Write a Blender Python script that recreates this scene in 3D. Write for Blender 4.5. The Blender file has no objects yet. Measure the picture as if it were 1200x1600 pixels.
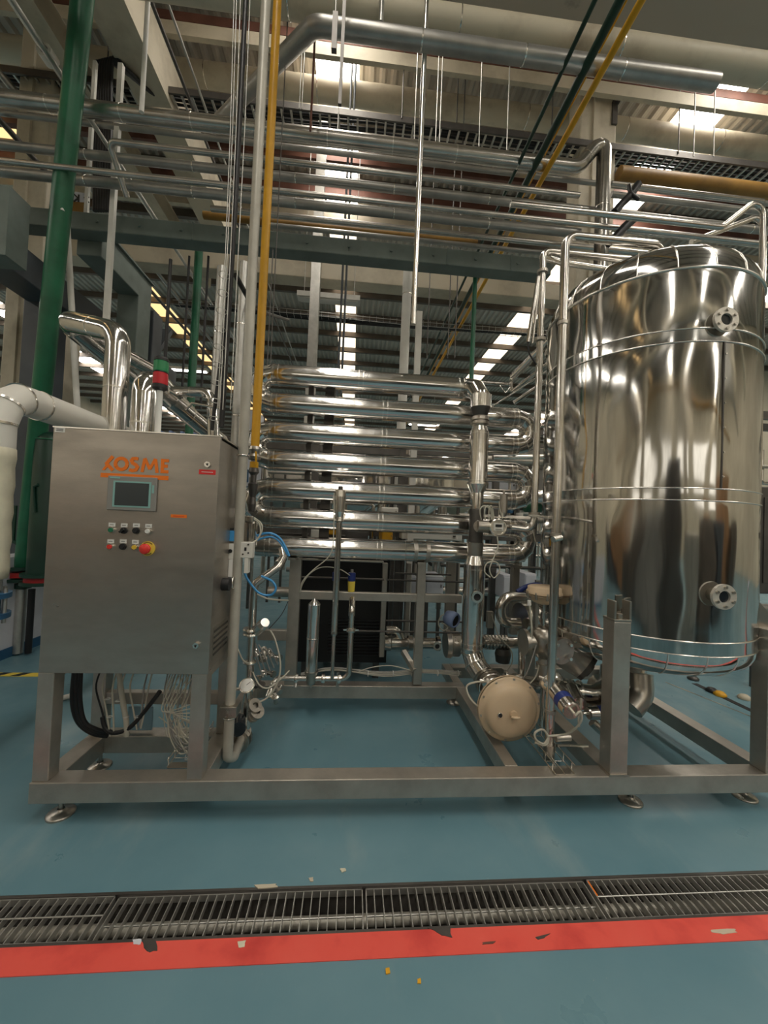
import bpy, bmesh, math, random
from mathutils import Vector, Matrix, Quaternion
random.seed(7)
PI = math.pi
SC = bpy.context.scene
COL = SC.collection
V = Vector

# ------------------------------------------------------------------ camera
CAM_H, FPX, YAW, PITCH, ROLL = 1.55, 600.0, 0.0801, 0.02245, 0.04243
_cy, _sy, _cp, _sp, _cr, _sr = math.cos(YAW), math.sin(YAW), math.cos(PITCH), math.sin(PITCH), math.cos(ROLL), math.sin(ROLL)
FWD = V((_sy*_cp, _cy*_cp, _sp))
_r0 = V((_cy, -_sy, 0)); _u0 = _r0.cross(FWD)
RGT = _cr*_r0 + _sr*_u0; UPV = -_sr*_r0 + _cr*_u0
cam_d = bpy.data.cameras.new('camera'); cam = bpy.data.objects.new('camera', cam_d); COL.objects.link(cam)
cam_d.sensor_fit = 'HORIZONTAL'; cam_d.sensor_width = 36; cam_d.lens = 18.0; cam_d.clip_start = 0.02; cam_d.clip_end = 300
M3 = Matrix((RGT, UPV, -FWD)).transposed()
cam.matrix_world = Matrix.Translation((0, 0, CAM_H)) @ M3.to_4x4()
SC.camera = cam

# ------------------------------------------------------------------ world, exposure
SC.view_settings.view_transform = 'Standard'; SC.view_settings.look = 'None'
SC.view_settings.gamma = 1; SC.view_settings.use_curve_mapping = False
SC.view_settings.exposure = 0.42
SKYLIGHT = 11.0          # daylight through the roof strips
wd = bpy.data.worlds.new('world'); SC.world = wd; wd.use_nodes = True
wd.node_tree.nodes['Background'].inputs[0].default_value = (0.75, 0.85, 1, 1)
wd.node_tree.nodes['Background'].inputs[1].default_value = 1.0
SC.cycles.max_bounces = 8; SC.cycles.glossy_bounces = 5; SC.cycles.diffuse_bounces = 4
SC.cycles.use_denoising = True; SC.cycles.sample_clamp_indirect = 6
def area_light(name, loc, sx, sy, energy, col=(1, 0.95, 0.86)):
    l = bpy.data.lights.new(name, 'AREA'); l.shape = 'RECTANGLE'; l.size = sx; l.size_y = sy; l.energy = energy; l.color = col
    o = bpy.data.objects.new(name, l); o.location = loc; COL.objects.link(o); return o

# ------------------------------------------------------------------ placing helpers: a pixel of the frame -> a point on a real plane
def ray(x, y): return RGT*((x-600)/FPX) - UPV*((y-800)/FPX) + FWD
def W(x, y, Y): d = ray(x, y); return V((0, 0, CAM_H)) + d*(Y/d.y)
def WZ(x, y, Z): d = ray(x, y); return V((0, 0, CAM_H)) + d*((Z-CAM_H)/d.z)
def WX(x, y, X): d = ray(x, y); return V((0, 0, CAM_H)) + d*(X/d.x)
def depth(p): return (p-V((0, 0, CAM_H))).dot(FWD)
def rp(px, p): return px/2*depth(p)/FPX        # half of a pixel width at p, in metres

# ------------------------------------------------------------------ materials
def mat(name, col, rough=0.5, metal=0.0, noise=0.0, nscale=8, bump=0.0, bscale=20, stretch=(1, 1, 1), col2=None, emit=0, spec=0.5, rvar=0.0, dirt=0.0, lo=.3, hi=.7):
    m = bpy.data.materials.new(name); m.use_nodes = True; nt = m.node_tree; N = nt.nodes; L = nt.links
    b = N['Principled BSDF']; b.inputs['Roughness'].default_value = rough; b.inputs['Metallic'].default_value = metal
    b.inputs['Specular IOR Level'].default_value = spec
    c = tuple(col)+(1,); b.inputs['Base Color'].default_value = c
    if emit: b.inputs['Emission Color'].default_value = c; b.inputs['Emission Strength'].default_value = emit
    if noise or bump or rvar or col2:
        tc = N.new('ShaderNodeTexCoord'); mp = N.new('ShaderNodeMapping'); mp.inputs['Scale'].default_value = stretch
        L.new(tc.outputs['Object'], mp.inputs['Vector'])
        n1 = N.new('ShaderNodeTexNoise'); n1.inputs['Scale'].default_value = nscale; n1.inputs['Detail'].default_value = 6; n1.inputs['Roughness'].default_value = .62
        L.new(mp.outputs[0], n1.inputs['Vector'])
        if noise or col2:
            mx = N.new('ShaderNodeMix'); mx.data_type = 'RGBA'
            mx.inputs[6].default_value = c
            mx.inputs[7].default_value = (tuple(col2)+(1,)) if col2 else tuple(max(0, k*(1-noise)) for k in col)+(1,)
            mr = N.new('ShaderNodeMapRange'); mr.inputs[1].default_value = lo; mr.inputs[2].default_value = hi
            L.new(n1.outputs[0], mr.inputs[0]); L.new(mr.outputs[0], mx.inputs[0]); L.new(mx.outputs[2], b.inputs['Base Color'])
            if emit: L.new(mx.outputs[2], b.inputs['Emission Color'])
        if rvar:
            mr2 = N.new('ShaderNodeMapRange'); mr2.inputs[1].default_value = .3; mr2.inputs[2].default_value = .7
            mr2.inputs[3].default_value = max(0, rough-rvar); mr2.inputs[4].default_value = rough+rvar
            L.new(n1.outputs[0], mr2.inputs[0]); L.new(mr2.outputs[0], b.inputs['Roughness'])
        if bump:
            n2 = N.new('ShaderNodeTexNoise'); n2.inputs['Scale'].default_value = bscale; n2.inputs['Detail'].default_value = 2
            L.new(mp.outputs[0], n2.inputs['Vector'])
            bp = N.new('ShaderNodeBump'); bp.inputs['Strength'].default_value = bump; bp.inputs['Distance'].default_value = .02
            L.new(n2.outputs[0], bp.inputs['Height']); L.new(bp.outputs[0], b.inputs['Normal'])
    return m
M = {}
M['clad'] = mat('polished_cladding', (.76, .74, .71), .14, 1, noise=.12, nscale=5, bump=.10, bscale=7, rvar=.05)
M['tank'] = mat('tank_cladding', (.70, .685, .655), .10, 1, noise=.38, nscale=9, bump=.42, bscale=3.2, stretch=(1.0, 1.0, .12), rvar=.05)  # stretched noise paints vertical reflection streaks into the base colour
M['bead'] = mat('seam_bead', (.86, .83, .77), .22, 1)
M['pipe'] = mat('stainless_pipe', (.66, .63, .58), .20, 1, noise=.15, nscale=9, bump=.05, bscale=20, rvar=.06)
M['satin'] = mat('satin_stainless', (.56, .52, .46), .34, 1, noise=.2, nscale=7, rvar=.07)
M['frame'] = mat('brushed_box_steel', (.56, .52, .46), .38, .8, noise=.28, nscale=5, bump=.03, bscale=90, rvar=.08)
M['cab'] = mat('brushed_cabinet_steel', (.52, .475, .42), .34, .88, noise=.22, nscale=3, bump=.02, bscale=60, stretch=(1, 1, 3), rvar=.07)
M['dark_steel'] = mat('dark_steel', (.16, .15, .14), .45, .8, noise=.3, nscale=6)
M['flange'] = mat('cast_flange', (.74, .70, .62), .38, .45, noise=.15, nscale=20)
M['galv'] = mat('galvanised', (.62, .61, .57), .38, .8, noise=.25, nscale=10)
M['greypipe'] = mat('grey_lagged_pipe', (.46, .45, .42), .34, .75, noise=.3, nscale=4)
M['dullpipe'] = mat('dull_pipe', (.66, .63, .58), .26, .92, noise=.35, nscale=4)
M['cream'] = mat('cream_paint', (.60, .54, .42), .6, 0, noise=.45, nscale=2.5, col2=(.36, .31, .23), lo=.45, hi=.8)
M['cream_duct'] = mat('cream_duct_paint', (.62, .56, .43), .5, 0, col2=(.30, .24, .17), nscale=1.6, lo=.52, hi=.78)
M['white'] = mat('white_paint', (.78, .76, .70), .5, 0, noise=.2, nscale=4)
M['offwhite'] = mat('offwhite_plastic', (.70, .68, .62), .5)
M['ivory'] = mat('ivory_pipe', (.52, .49, .42), .42, .2, noise=.25, nscale=6)
M['green'] = mat('green_paint', (.02, .17, .085), .33, 0, noise=.5, nscale=3)
M['dkgreen'] = mat('dark_green_paint', (.006, .045, .028), .4, 0, noise=.4, nscale=3)
M['yellow'] = mat('yellow_paint', (.78, .40, .015), .42, 0, noise=.2, nscale=6)
M['ochre'] = mat('ochre_paint', (.36, .19, .035), .5, 0, noise=.45, nscale=3)
M['grbeam'] = mat('grey_green_steel', (.19, .235, .215), .5, 0, noise=.35, nscale=3)
M['blgrey'] = mat('blue_grey_steel', (.085, .10, .115), .42, 0, noise=.4, nscale=2)
M['red'] = mat('red_paint', (.5, .02, .02), .4, 0, noise=.4)
M['taupe'] = mat('taupe_slab', (.46, .42, .36), .7, 0, col2=(.10, .085, .07), nscale=1.3, lo=.60, hi=.75)
M['rust'] = mat('rust_red_beam', (.20, .085, .06), .65, 0, noise=.5, nscale=3)
M['roof'] = mat('roof_sheet', (.62, .56, .49), .55, .1, noise=.35, nscale=.6)
M['purlin'] = mat('purlin_steel', (.155, .125, .10), .6, 0, noise=.4, nscale=2)
M['black'] = mat('black_rubber', (.015, .015, .016), .45)
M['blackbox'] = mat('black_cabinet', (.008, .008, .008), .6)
M['beige'] = mat('beige_enamel', (.66, .50, .33), .38, 0, noise=.08, nscale=4)
M['cable'] = mat('cream_cable', (.55, .52, .43), .5)
M['cablegrey'] = mat('grey_cable', (.30, .29, .27), .5)
M['blue'] = mat('blue_plastic', (.06, .30, .62), .35)
M['dkblue'] = mat('dark_blue_label', (.02, .04, .20), .4)
M['bluepaint'] = mat('blue_valve_paint', (.03, .12, .24), .45, 0, noise=.3)
M['orange'] = mat('orange_vinyl', (.90, .20, .012), .5)
M['labelred'] = mat('red_label', (.70, .03, .03), .5)
M['labelwhite'] = mat('white_label', (.75, .74, .70), .5)
M['screen'] = mat('touch_screen', (.045, .055, .058), .25)
M['teal'] = mat('teal_bezel', (.25, .47, .44), .5)
M['bezel'] = mat('grey_bezel', (.27, .26, .24), .45)
M['btngreen'] = mat('green_button', (.01, .16, .08), .4)
M['btnred'] = mat('red_button', (.75, .04, .03), .4)
M['btnyellow'] = mat('yellow_button', (.75, .50, .05), .4)
M['estop_y'] = mat('yellow_disc', (.80, .62, .08), .5)
M['tape'] = mat('pale_yellow_foam', (.74, .70, .54), .7, 0, noise=.2, nscale=9)
M['lens_red'] = mat('red_lens', (.55, .02, .03), .25)
M['lens_green'] = mat('green_lens', (.02, .22, .08), .25)
M['lamp'] = mat('lamp_tube', (1, .97, .9), .5, emit=14)
M['pcream'] = mat('cream_panel', (.62, .55, .42), .55, 0, noise=.2, nscale=1)
M['concrete'] = mat('drain_concrete', (.075, .068, .06), .8, 0, noise=.5, nscale=8)
M['farwhite'] = mat('far_white', (.70, .72, .78), .5, 0, noise=.3, nscale=1)
M['farblue'] = mat('far_blue', (.25, .33, .55), .5)
M['tan'] = mat('tan_panel', (.46, .25, .12), .5, 0, noise=.3, nscale=1)
M['window'] = mat('bright_window', (.9, .95, 1), .5, emit=4.0)
M['glassblue'] = mat('pale_blue_sheet', (.22, .34, .40), .3)
M['glass'] = mat('dark_glass', (.02, .025, .03), .08)
def skymat(name, col, strength):
    m = bpy.data.materials.new(name); m.use_nodes = True; N = m.node_tree.nodes; L = m.node_tree.links
    N.clear(); out = N.new('ShaderNodeOutputMaterial'); e = N.new('ShaderNodeEmission')
    e.inputs[0].default_value = tuple(col)+(1,); e.inputs[1].default_value = strength
    L.new(e.outputs[0], out.inputs[0]); return m
M['sky_white'] = skymat('daylit_sheet', (1, .94, .84), SKYLIGHT)
M['sky_yellow'] = skymat('daylit_yellowed_sheet', (1, .66, .30), 1.1)
M['sky_warm'] = skymat('daylit_aged_sheet', (1, .84, .62), 2.0)
M['lamp'] = skymat('lamp_glow', (1, .97, .92), 12)
M['window'] = skymat('added_window_glow', (1, .93, .8), 1.2)  # glow of the added windows, for fill and metal reflections
def epoxy():
    m = mat('blue_epoxy', (.065, .155, .195), .34, 0, spec=.45); nt = m.node_tree; N = nt.nodes; L = nt.links; b = N['Principled BSDF']
    tc = N.new('ShaderNodeTexCoord')
    def noise(sc, det=6, st=(1, 1, 1)):
        mp = N.new('ShaderNodeMapping'); mp.inputs['Scale'].default_value = st; L.new(tc.outputs['Object'], mp.inputs[0])
        n = N.new('ShaderNodeTexNoise'); n.inputs['Scale'].default_value = sc; n.inputs['Detail'].default_value = det; n.inputs['Roughness'].default_value = .6
        L.new(mp.outputs[0], n.inputs[0]); return n
    def ramp(src, a, b_, lo=0., hi=1.):
        r = N.new('ShaderNodeMapRange'); r.inputs[1].default_value = a; r.inputs[2].default_value = b_; r.inputs[3].default_value = lo; r.inputs[4].default_value = hi
        L.new(src, r.inputs[0]); return r.outputs[0]
    def mix(fac, c1, c2):
        x = N.new('ShaderNodeMix'); x.data_type = 'RGBA'
        if isinstance(fac, float): x.inputs[0].default_value = fac
        else: L.new(fac, x.inputs[0])
        for i, c in ((6, c1), (7, c2)):
            if isinstance(c, tuple): x.inputs[i].default_value = c+(1,)
            else: L.new(c, x.inputs[i])
        return x.outputs[2]
    c = mix(ramp(noise(.9).outputs[0], .3, .7), (.105, .222, .272), (.160, .285, .330))
    c = mix(ramp(noise(2.2, 8, (1, .35, 1)).outputs[0], .55, .75, 0, .55), c, (.30, .37, .37))
    c = mix(ramp(noise(60, 2).outputs[0], .74, .80, 0, .5), c, (.38, .40, .38))
    c = mix(ramp(noise(1.6, 9).outputs[0], .60, .85, 0, .35), c, (.075, .14, .165))
    L.new(c, b.inputs['Base Color'])
    L.new(ramp(noise(3).outputs[0], .3, .7, .25, .50), b.inputs['Roughness'])
    return m
M['epoxy'] = epoxy()
def redline():
    m = mat('red_floor_paint', (.62, .055, .04), .5, 0); nt = m.node_tree; N = nt.nodes; L = nt.links; b = N['Principled BSDF']
    tc = N.new('ShaderNodeTexCoord'); n = N.new('ShaderNodeTexNoise'); n.inputs['Scale'].default_value = 5; n.inputs['Detail'].default_value = 9
    L.new(tc.outputs['Object'], n.inputs[0]); r = N.new('ShaderNodeValToRGB'); L.new(n.outputs[0], r.inputs[0])
    e = r.color_ramp.elements; e[0].position = .2; e[0].color = (.50, .03, .03, 1); e[1].position = .74; e[1].color = (.86, .15, .11, 1)
    x = e.new(.48); x.color = (.80, .095, .07, 1); x = e.new(.68); x.color = (.82, .11, .08, 1)
    L.new(r.outputs[0], b.inputs['Base Color']); return m
M['redline'] = redline()

# ------------------------------------------------------------------ mesh helper
class MB:
    def __init__(s): s.v = []; s.f = []; s.sm = []
    def add(s, vs, fs, smooth=False):
        o = len(s.v); s.v += [tuple(p) for p in vs]; s.f += [tuple(i+o for i in f) for f in fs]; s.sm += [smooth]*len(fs); return s
    def box(s, a, b):
        x0, y0, z0 = a; x1, y1, z1 = b
        return s.add([(x0,y0,z0),(x1,y0,z0),(x1,y1,z0),(x0,y1,z0),(x0,y0,z1),(x1,y0,z1),(x1,y1,z1),(x0,y1,z1)],
                     [(0,3,2,1),(4,5,6,7),(0,1,5,4),(1,2,6,5),(2,3,7,6),(3,0,4,7)])
    def cbox(s, c, dx, dy, dz): c = V(c); h = V((dx/2, dy/2, dz/2)); return s.box(c-h, c+h)
    def bar(s, p, q, w, h, up=(0, 0, 1)):
        p = V(p); q = V(q); d = (q-p).normalized(); up = V(up)
        if abs(d.dot(up)) > .98: up = V((0, 1, 0))
        sx = d.cross(up).normalized(); sz = sx.cross(d).normalized()
        c = []
        for e in (p, q):
            for a, b in ((-1, -1), (1, -1), (1, 1), (-1, 1)): c.append(e+sx*(a*w/2)+sz*(b*h/2))
        return s.add(c, [(0,1,2,3),(7,6,5,4),(0,4,5,1),(1,5,6,2),(2,6,7,3),(3,7,4,0)])
    def ring(s, c, d, r, n):
        d = V(d).normalized(); a = d.orthogonal().normalized(); b = d.cross(a)
        return [V(c)+a*(r*math.cos(2*PI*i/n))+b*(r*math.sin(2*PI*i/n)) for i in range(n)]
    def lathe(s, p, d, prof, n=20, split=True):
        """prof: list of (distance along d, radius)"""
        p = V(p); d = V(d).normalized(); a = d.orthogonal().normalized(); b = d.cross(a)
        R = [[p+d*t+a*(max(r, 1e-4)*math.cos(2*PI*i/n))+b*(max(r, 1e-4)*math.sin(2*PI*i/n)) for i in range(n)] for t, r in prof]
        for k in range(len(prof)-1):
            s.add(R[k]+R[k+1], [(i, (i+1) % n, n+(i+1) % n, n+i) for i in range(n)], True)
        return s
    def slathe(s, p, d, prof, n=24):
        """smooth lathe: rings share vertices"""
        p = V(p); d = V(d).normalized(); a = d.orthogonal().normalized(); b = d.cross(a)
        vs = []; fs = []
        for t, r in prof:
            vs += [p+d*t+a*(max(r, 1e-4)*math.cos(2*PI*i/n))+b*(max(r, 1e-4)*math.sin(2*PI*i/n)) for i in range(n)]
        for k in range(len(prof)-1):
            fs += [(k*n+i, k*n+(i+1) % n, (k+1)*n+(i+1) % n, (k+1)*n+i) for i in range(n)]
        return s.add(vs, fs, True)
    def cyl(s, p, q, r, r2=None, n=16):
        p = V(p); q = V(q); L = (q-p).length; r2 = r if r2 is None else r2
        return s.lathe(p, q-p, [(0, 0), (0, r), (L, r2), (L, 0)], n)
    def tube(s, pts, r, n=12, bend=None, seg=5, caps=True, flat=False, closed=False):
        pts = [V(p) for p in pts]
        P = rounded(pts, bend, seg) if bend else pts
        m = len(P); T = []
        for i in range(m):
            a = (P[i]-P[i-1]).normalized() if i else None; b = (P[i+1]-P[i]).normalized() if i < m-1 else None
            T.append((a+b).normalized() if a and b else (a or b))
        u = T[0].orthogonal().normalized(); rings = []
        for i in range(m):
            if i: 
                q = T[i-1].rotation_difference(T[i]); u = (q @ u).normalized()
            w = T[i].cross(u).normalized(); k = 1.0
            if 0 < i < m-1:
                ca = max(.5, T[i].dot((P[i]-P[i-1]).normalized())); k = 1/ca
            rings.append([P[i]+(u*math.cos(2*PI*j/n)+w*math.sin(2*PI*j/n))*r for j in range(n)])
        if flat:
            for i in range(m-1): s.add(rings[i]+rings[i+1], [(j, (j+1) % n, n+(j+1) % n, n+j) for j in range(n)], True)
        else:
            s.add([p for g in rings for p in g], [(i*n+j, i*n+(j+1) % n, (i+1)*n+(j+1) % n, (i+1)*n+j) for i in range(m-1) for j in range(n)], True)
        if caps:
            s.add(rings[0], [tuple(range(n-1, -1, -1))]); s.add(rings[-1], [tuple(range(n))])
        return s
    def torus(s, c, d, R, r, n=24, k=8, arc=2*PI):
        d = V(d).normalized(); a = d.orthogonal().normalized(); b = d.cross(a); vs = []; c = V(c)
        for i in range(n):
            t = 2*PI*i/n; e = a*math.cos(t)+b*math.sin(t)
            for j in range(k): ph = 2*PI*j/k; vs.append(c+e*(R+r*math.cos(ph))+d*(r*math.sin(ph)))
        return s.add(vs, [(i*k+j, ((i+1) % n)*k+j, ((i+1) % n)*k+(j+1) % k, i*k+(j+1) % k) for i in range(n) for j in range(k)], True)
    def sphere(s, c, r, n=16, sc=(1, 1, 1)):
        c = V(c); vs = []; m = n//2
        for i in range(m+1):
            t = PI*i/m
            for j in range(n): ph = 2*PI*j/n; vs.append(c+V((sc[0]*r*math.sin(t)*math.cos(ph), sc[1]*r*math.sin(t)*math.sin(ph), sc[2]*r*math.cos(t))))
        return s.add(vs, [(i*n+j, (i+1)*n+j, (i+1)*n+(j+1) % n, i*n+(j+1) % n) for i in range(m) for j in range(n)], True)
    def prism(s, poly, y0, y1):
        """poly in x,z; extruded along y"""
        n = len(poly)
        vs = [(x, y0, z) for x, z in poly]+[(x, y1, z) for x, z in poly]
        return s.add(vs, [tuple(range(n-1, -1, -1)), tuple(range(n, 2*n))]+[(i, (i+1) % n, n+(i+1) % n, n+i) for i in range(n)])
    def build(s, name, m, parent=None, bevel=0, **kw):
        me = bpy.data.meshes.new(name); me.from_pydata(s.v, [], s.f); me.validate()
        if len(me.polygons) == len(s.sm): me.polygons.foreach_set('use_smooth', s.sm)
        bm = bmesh.new(); bm.from_mesh(me); bmesh.ops.recalc_face_normals(bm, faces=bm.faces); bm.to_mesh(me); bm.free()
        me.materials.append(M[m] if isinstance(m, str) else m)
        o = bpy.data.objects.new(name, me); COL.objects.link(o)
        if parent:
            o.parent = parent; o.matrix_parent_inverse = parent_inv(parent)
        if bevel:
            b = o.modifiers.new('bevel', 'BEVEL'); b.width = bevel; b.segments = 2; b.limit_method = 'ANGLE'
        for k, v in kw.items(): o[k] = v
        return o
def world_of(o):
    return (world_of(o.parent) @ o.matrix_parent_inverse @ o.matrix_basis) if o.parent else o.matrix_basis.copy()
def parent_inv(p): return world_of(p).inverted()
def rounded(pts, bend, seg):
    out = [pts[0]]
    for i in range(1, len(pts)-1):
        p, a, b = pts[i], pts[i-1], pts[i+1]
        d1 = (a-p).normalized(); d2 = (b-p).normalized(); ang = d1.angle(d2)
        if ang > PI-.02: out.append(p); continue
        t = bend/math.tan(ang/2); t = min(t, (a-p).length*.499, (b-p).length*.499); rr = t*math.tan(ang/2)
        s0 = p+d1*t; s1 = p+d2*t; c = p+(d1+d2).normalized()*(rr/math.sin(ang/2))
        v0 = s0-c; v1 = s1-c; tot = v0.angle(v1); ax = v0.cross(v1)
        for k in range(seg+1): out.append(c+Quaternion(ax, tot*k/seg) @ v0)
    out.append(pts[-1]); return out
def thing(name, label, cat, loc=(0, 0, 0), group=None, kind=None):
    o = bpy.data.objects.new(name, None); o.location = loc; o.empty_display_size = .05; COL.objects.link(o)
    o['label'] = label; o['category'] = cat
    if group: o['group'] = group
    if kind: o['kind'] = kind
    return o
def tag(o, label, cat, group=None, kind=None):
    o['label'] = label; o['category'] = cat
    if group: o['group'] = group
    if kind: o['kind'] = kind
    return o
def struct(o, label, cat):
    o['kind'] = 'structure'; o['label'] = label; o['category'] = cat; return o
def band(mb, p, d, r, w=.012, n=20, lift=.003):
    d = V(d).normalized(); p = V(p)-d*w/2
    mb.lathe(p, d, [(0, r*.97), (0, r+lift), (w, r+lift), (w, r*.97)], n)

# ================================================================== THE SETTING
mb = MB(); X0, X1, DN, DS, DD = -16, 16, 1.662, 1.480, -.26
mb.add([(X0,-14,0),(X1,-14,0),(X1,DS,0),(X0,DS,0)], [(0,1,2,3)])
mb.add([(X0,DN,0),(X1,DN,0),(X1,44,0),(X0,44,0)], [(0,1,2,3)])
floor = struct(mb.build('floor', 'epoxy'), 'worn blue epoxy factory floor with scuffs', 'floor')
mb = MB(); mb.add([(X0,DS,0),(X1,DS,0),(X1,DS,DD),(X0,DS,DD)], [(0,1,2,3)]); mb.add([(X0,DN,0),(X1,DN,0),(X1,DN,DD),(X0,DN,DD)], [(3,2,1,0)])
mb.add([(X0,DS,DD),(X1,DS,DD),(X1,DN,DD),(X0,DN,DD)], [(0,1,2,3)])
mb.build('drain_channel', 'concrete', floor)
mb = MB()
for y in (DN, DS): mb.box((X0, y-.006, -.04), (X1, y+.006, .001))
mb.build('drain_edge_angle', 'dark_steel', floor)
MB().tube([(-7, 1.635, -.12), (7, 1.635, -.12)], .022, 10).build('drain_pipe', 'ivory', floor)
tag(MB().box((X0, 1.385, -.002), (X1, 1.474, .0025)).build('red_floor_line', 'redline'), 'red painted stripe along the near edge of the floor drain', 'floor marking', kind='structure')
# chips in the paint and drips
def patch(name, pts, m, z=.004, **kw):
    c = [V((p[0], p[1], 0)) for p in pts]; cen = sum(c, V())/len(c); o = []
    for i, p in enumerate(c):
        q = c[(i+1) % len(c)]
        for t in (0, .33, .66): s_ = p.lerp(q, t); s_ = cen+(s_-cen)*random.uniform(.82, 1.1); o.append((s_.x, s_.y, z))
    n = len(o); lo = [(a, b, 0.0005) for a, b, _ in o]
    return MB().add(o+lo, [tuple(range(n))]+[(i, (i+1) % n, n+(i+1) % n, n+i) for i in range(n)]).build(name, m, **kw)
def fpx(lst): return [WZ(x, y, 0) for x, y in lst]
ch = [(fpx([(206,1469),(222,1468),(220,1478),(208,1477)]), 'farwhite'), (fpx([(220,1468),(243,1467),(246,1487),(228,1489)]), 'concrete'),
      (fpx([(370,1472),(384,1471),(382,1481),(372,1483)]), 'tape'), (fpx([(668,1451),(704,1449),(706,1466),(690,1463),(680,1456)]), 'concrete'),
      (fpx([(1108,1454),(1150,1452),(1152,1458),(1130,1461),(1112,1458)]), 'pcream'), (fpx([(398,1384),(432,1382),(434,1387),(402,1390)]), 'pcream'),
      (fpx([(530,1358),(540,1357),(541,1362),(534,1364)]), 'tape'), (fpx([(482,1373),(489,1372),(490,1378),(484,1378)]), 'pcream'),
      (fpx([(602,1514),(609,1513),(610,1522),(603,1523)]), 'yellow'), (fpx([(652,1531),(657,1530),(658,1538),(652,1538)]), 'yellow'),
      (fpx([(835,1466),(850,1462),(862,1459),(850,1467),(840,1470)]), 'concrete'), (fpx([(752,1474),(775,1472),(772,1476),(754,1477)]), 'rust')]
for k, (pts, m) in enumerate(ch): patch('floor_chip', pts, m, parent=floor)

# drain gratings: every bar a part
DNp = 1.655; DSp = 1.487
joints = [(-2.32,), (-1.285,)]
jx = [WZ(185,1397,0).x, WZ(569,1386,0).x, WZ(915,1377,0).x]
w_ = 1.0
edges = [jx[0]-2.02, jx[0]-1.01, jx[0], jx[1], jx[2], jx[2]+1.01, jx[2]+2.02]
glab = ['farthest left of the steel drain gratings', 'steel drain grating at the left with a crossbar on top', 'steel drain grating in front of the cabinet, beside the crossbar one',
        'steel drain grating in front of the tank skid middle with red paint specks', 'steel drain grating at the right with crossbar on top and orange paint', 'farthest right of the steel drain gratings']
bar_me = None
for gi in range(6):
    a, b = edges[gi]+.006, edges[gi+1]-.006; top = gi not in (2, 3)
    zt = -.002 if top else -.008
    g = thing('drain_grating', glab[gi], 'grating', (a, DSp, 0), 'steel gratings over the floor drain')
    mb = MB(); mb.box((a, DSp, zt-.026), (a+.004, DNp, zt)); mb.box((b-.004, DSp, zt-.026), (b, DNp, zt)); mb.box((a, DSp, zt-.026), (b, DSp+.004, zt)); mb.box((a, DNp-.004, zt-.026), (b, DNp, zt))
    mb.build('rim', 'galv', g)
    n = int((b-a)/.0345)
    for k in range(1, n):
        x = a+(b-a)*k/n
        if bar_me is None:
            o = MB().box((-.0017, DSp+.002, -.026), (.0017, DNp-.002, 0)).build('bar', 'galv', g); bar_me = o.data; g.location = g.location
            o.location = (x, 0, zt)
        else:
            o = bpy.data.objects.new('bar', bar_me); COL.objects.link(o); o.parent = g; o.matrix_parent_inverse = parent_inv(g); o.location = (x, 0, zt)
    zc = zt+.0015 if top else zt-.02; yc = (DSp+DNp)/2+(.005 if top else -.01)
    MB().tube([(a+.002, yc, zc), (b-.002, yc, zc)], .0032, 6).build('crossbar', 'galv', g)
    if gi == 4: MB().box((a+.004, 1.575, zt-.01), (a+.009, 1.648, zt+.001)).build('orange_mark', 'orange', g)

# ceiling
ceil = thing('ceiling', 'corrugated sheet roof on purlins with daylit strips', 'ceiling', (0, 0, 8), kind='structure')
RZ = 8.0; strips = [(-11.9, .8), (-6.35, .58), (-.50, .62), (5.05, .72), (10.9, .9)]
YA, YB, BAY = -13.2, 40.8, 1.2
def corr(x0, x1, y0, y1, z, pitch=.16, amp=.022):
    n = max(1, round((x1-x0)/pitch)); vs = []; 
    prof = []
    for i in range(n):
        xa = x0+(x1-x0)*i/n; p = (x1-x0)/n
        prof += [(xa, z), (xa+p*.3, z), (xa+p*.5, z+amp*2), (xa+p*.8, z+amp*2)]
    prof.append((x1, z)); m_ = len(prof)
    vs = [(x, y0, zz) for x, zz in prof]+[(x, y1, zz) for x, zz in prof]
    return MB().add(vs, [(i, m_+i, m_+i+1, i+1) for i in range(m_-1)])
segs = []; x = -15.8
for c, w in strips: segs.append((x, c-w/2)); x = c+w/2
segs.append((x, 15.8))
sheet = MB()
for a, b in segs:
    c_ = corr(a, b, 0, BAY, 0); sheet.add(c_.v, c_.f)
sheet_o = sheet.build('roof_sheet', 'roof', ceil); sheet_o.location = (0, YA, RZ)
pan = []
for si, (c, w) in enumerate(strips):
    c_ = corr(c-w/2, c+w/2, 0, BAY, 0, .2); pan.append((c_, si))
pur = MB().box((-15.8, -.045, -.17), (15.8, .045, -.005)); pur_o = pur.build('purlin', 'purlin', ceil); pur_o.location = (0, YA, RZ)
pane_o = [c_.build('skylight_pane', 'sky_yellow' if si == 1 else 'sky_white', ceil) for c_, si in pan]
for o in pane_o: o.location = (0, YA, RZ)
warm = {}
for i in (2, 3): warm[i] = pane_o[i].data.copy(); warm[i].materials[0] = M['sky_warm']
nb = int((YB-YA)/BAY)
for k in range(1, nb):
    for src in [sheet_o, pur_o]+pane_o:
        o = src.copy(); COL.objects.link(o); o.location = (0, YA+k*BAY, RZ)
        if src in pane_o[2:4] and YA+k*BAY > 8.2: o.data = warm[pane_o.index(src)]
# walls
def wall(name, a, b, m, label): return struct(MB().box(a, b).build(name, m), label, 'wall')
wall('wall_far', (-16, 40.2, 0), (16, 40.4, 8.2), 'farwhite', 'pale far end wall of the hall')
wb = wall('wall_behind', (-16, -13.4, 0), (16, -13.2, 8.2), 'pcream', 'cream wall behind the photographer')
wl = wall('wall_left', (-16, -13.2, 0), (-15.8, 40.2, 8.2), 'pcream', 'left side wall of the hall')
wr = wall('wall_right', (15.8, -13.2, 0), (16, 40.2, 8.2), 'pcream', 'right side wall of the hall')
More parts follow.
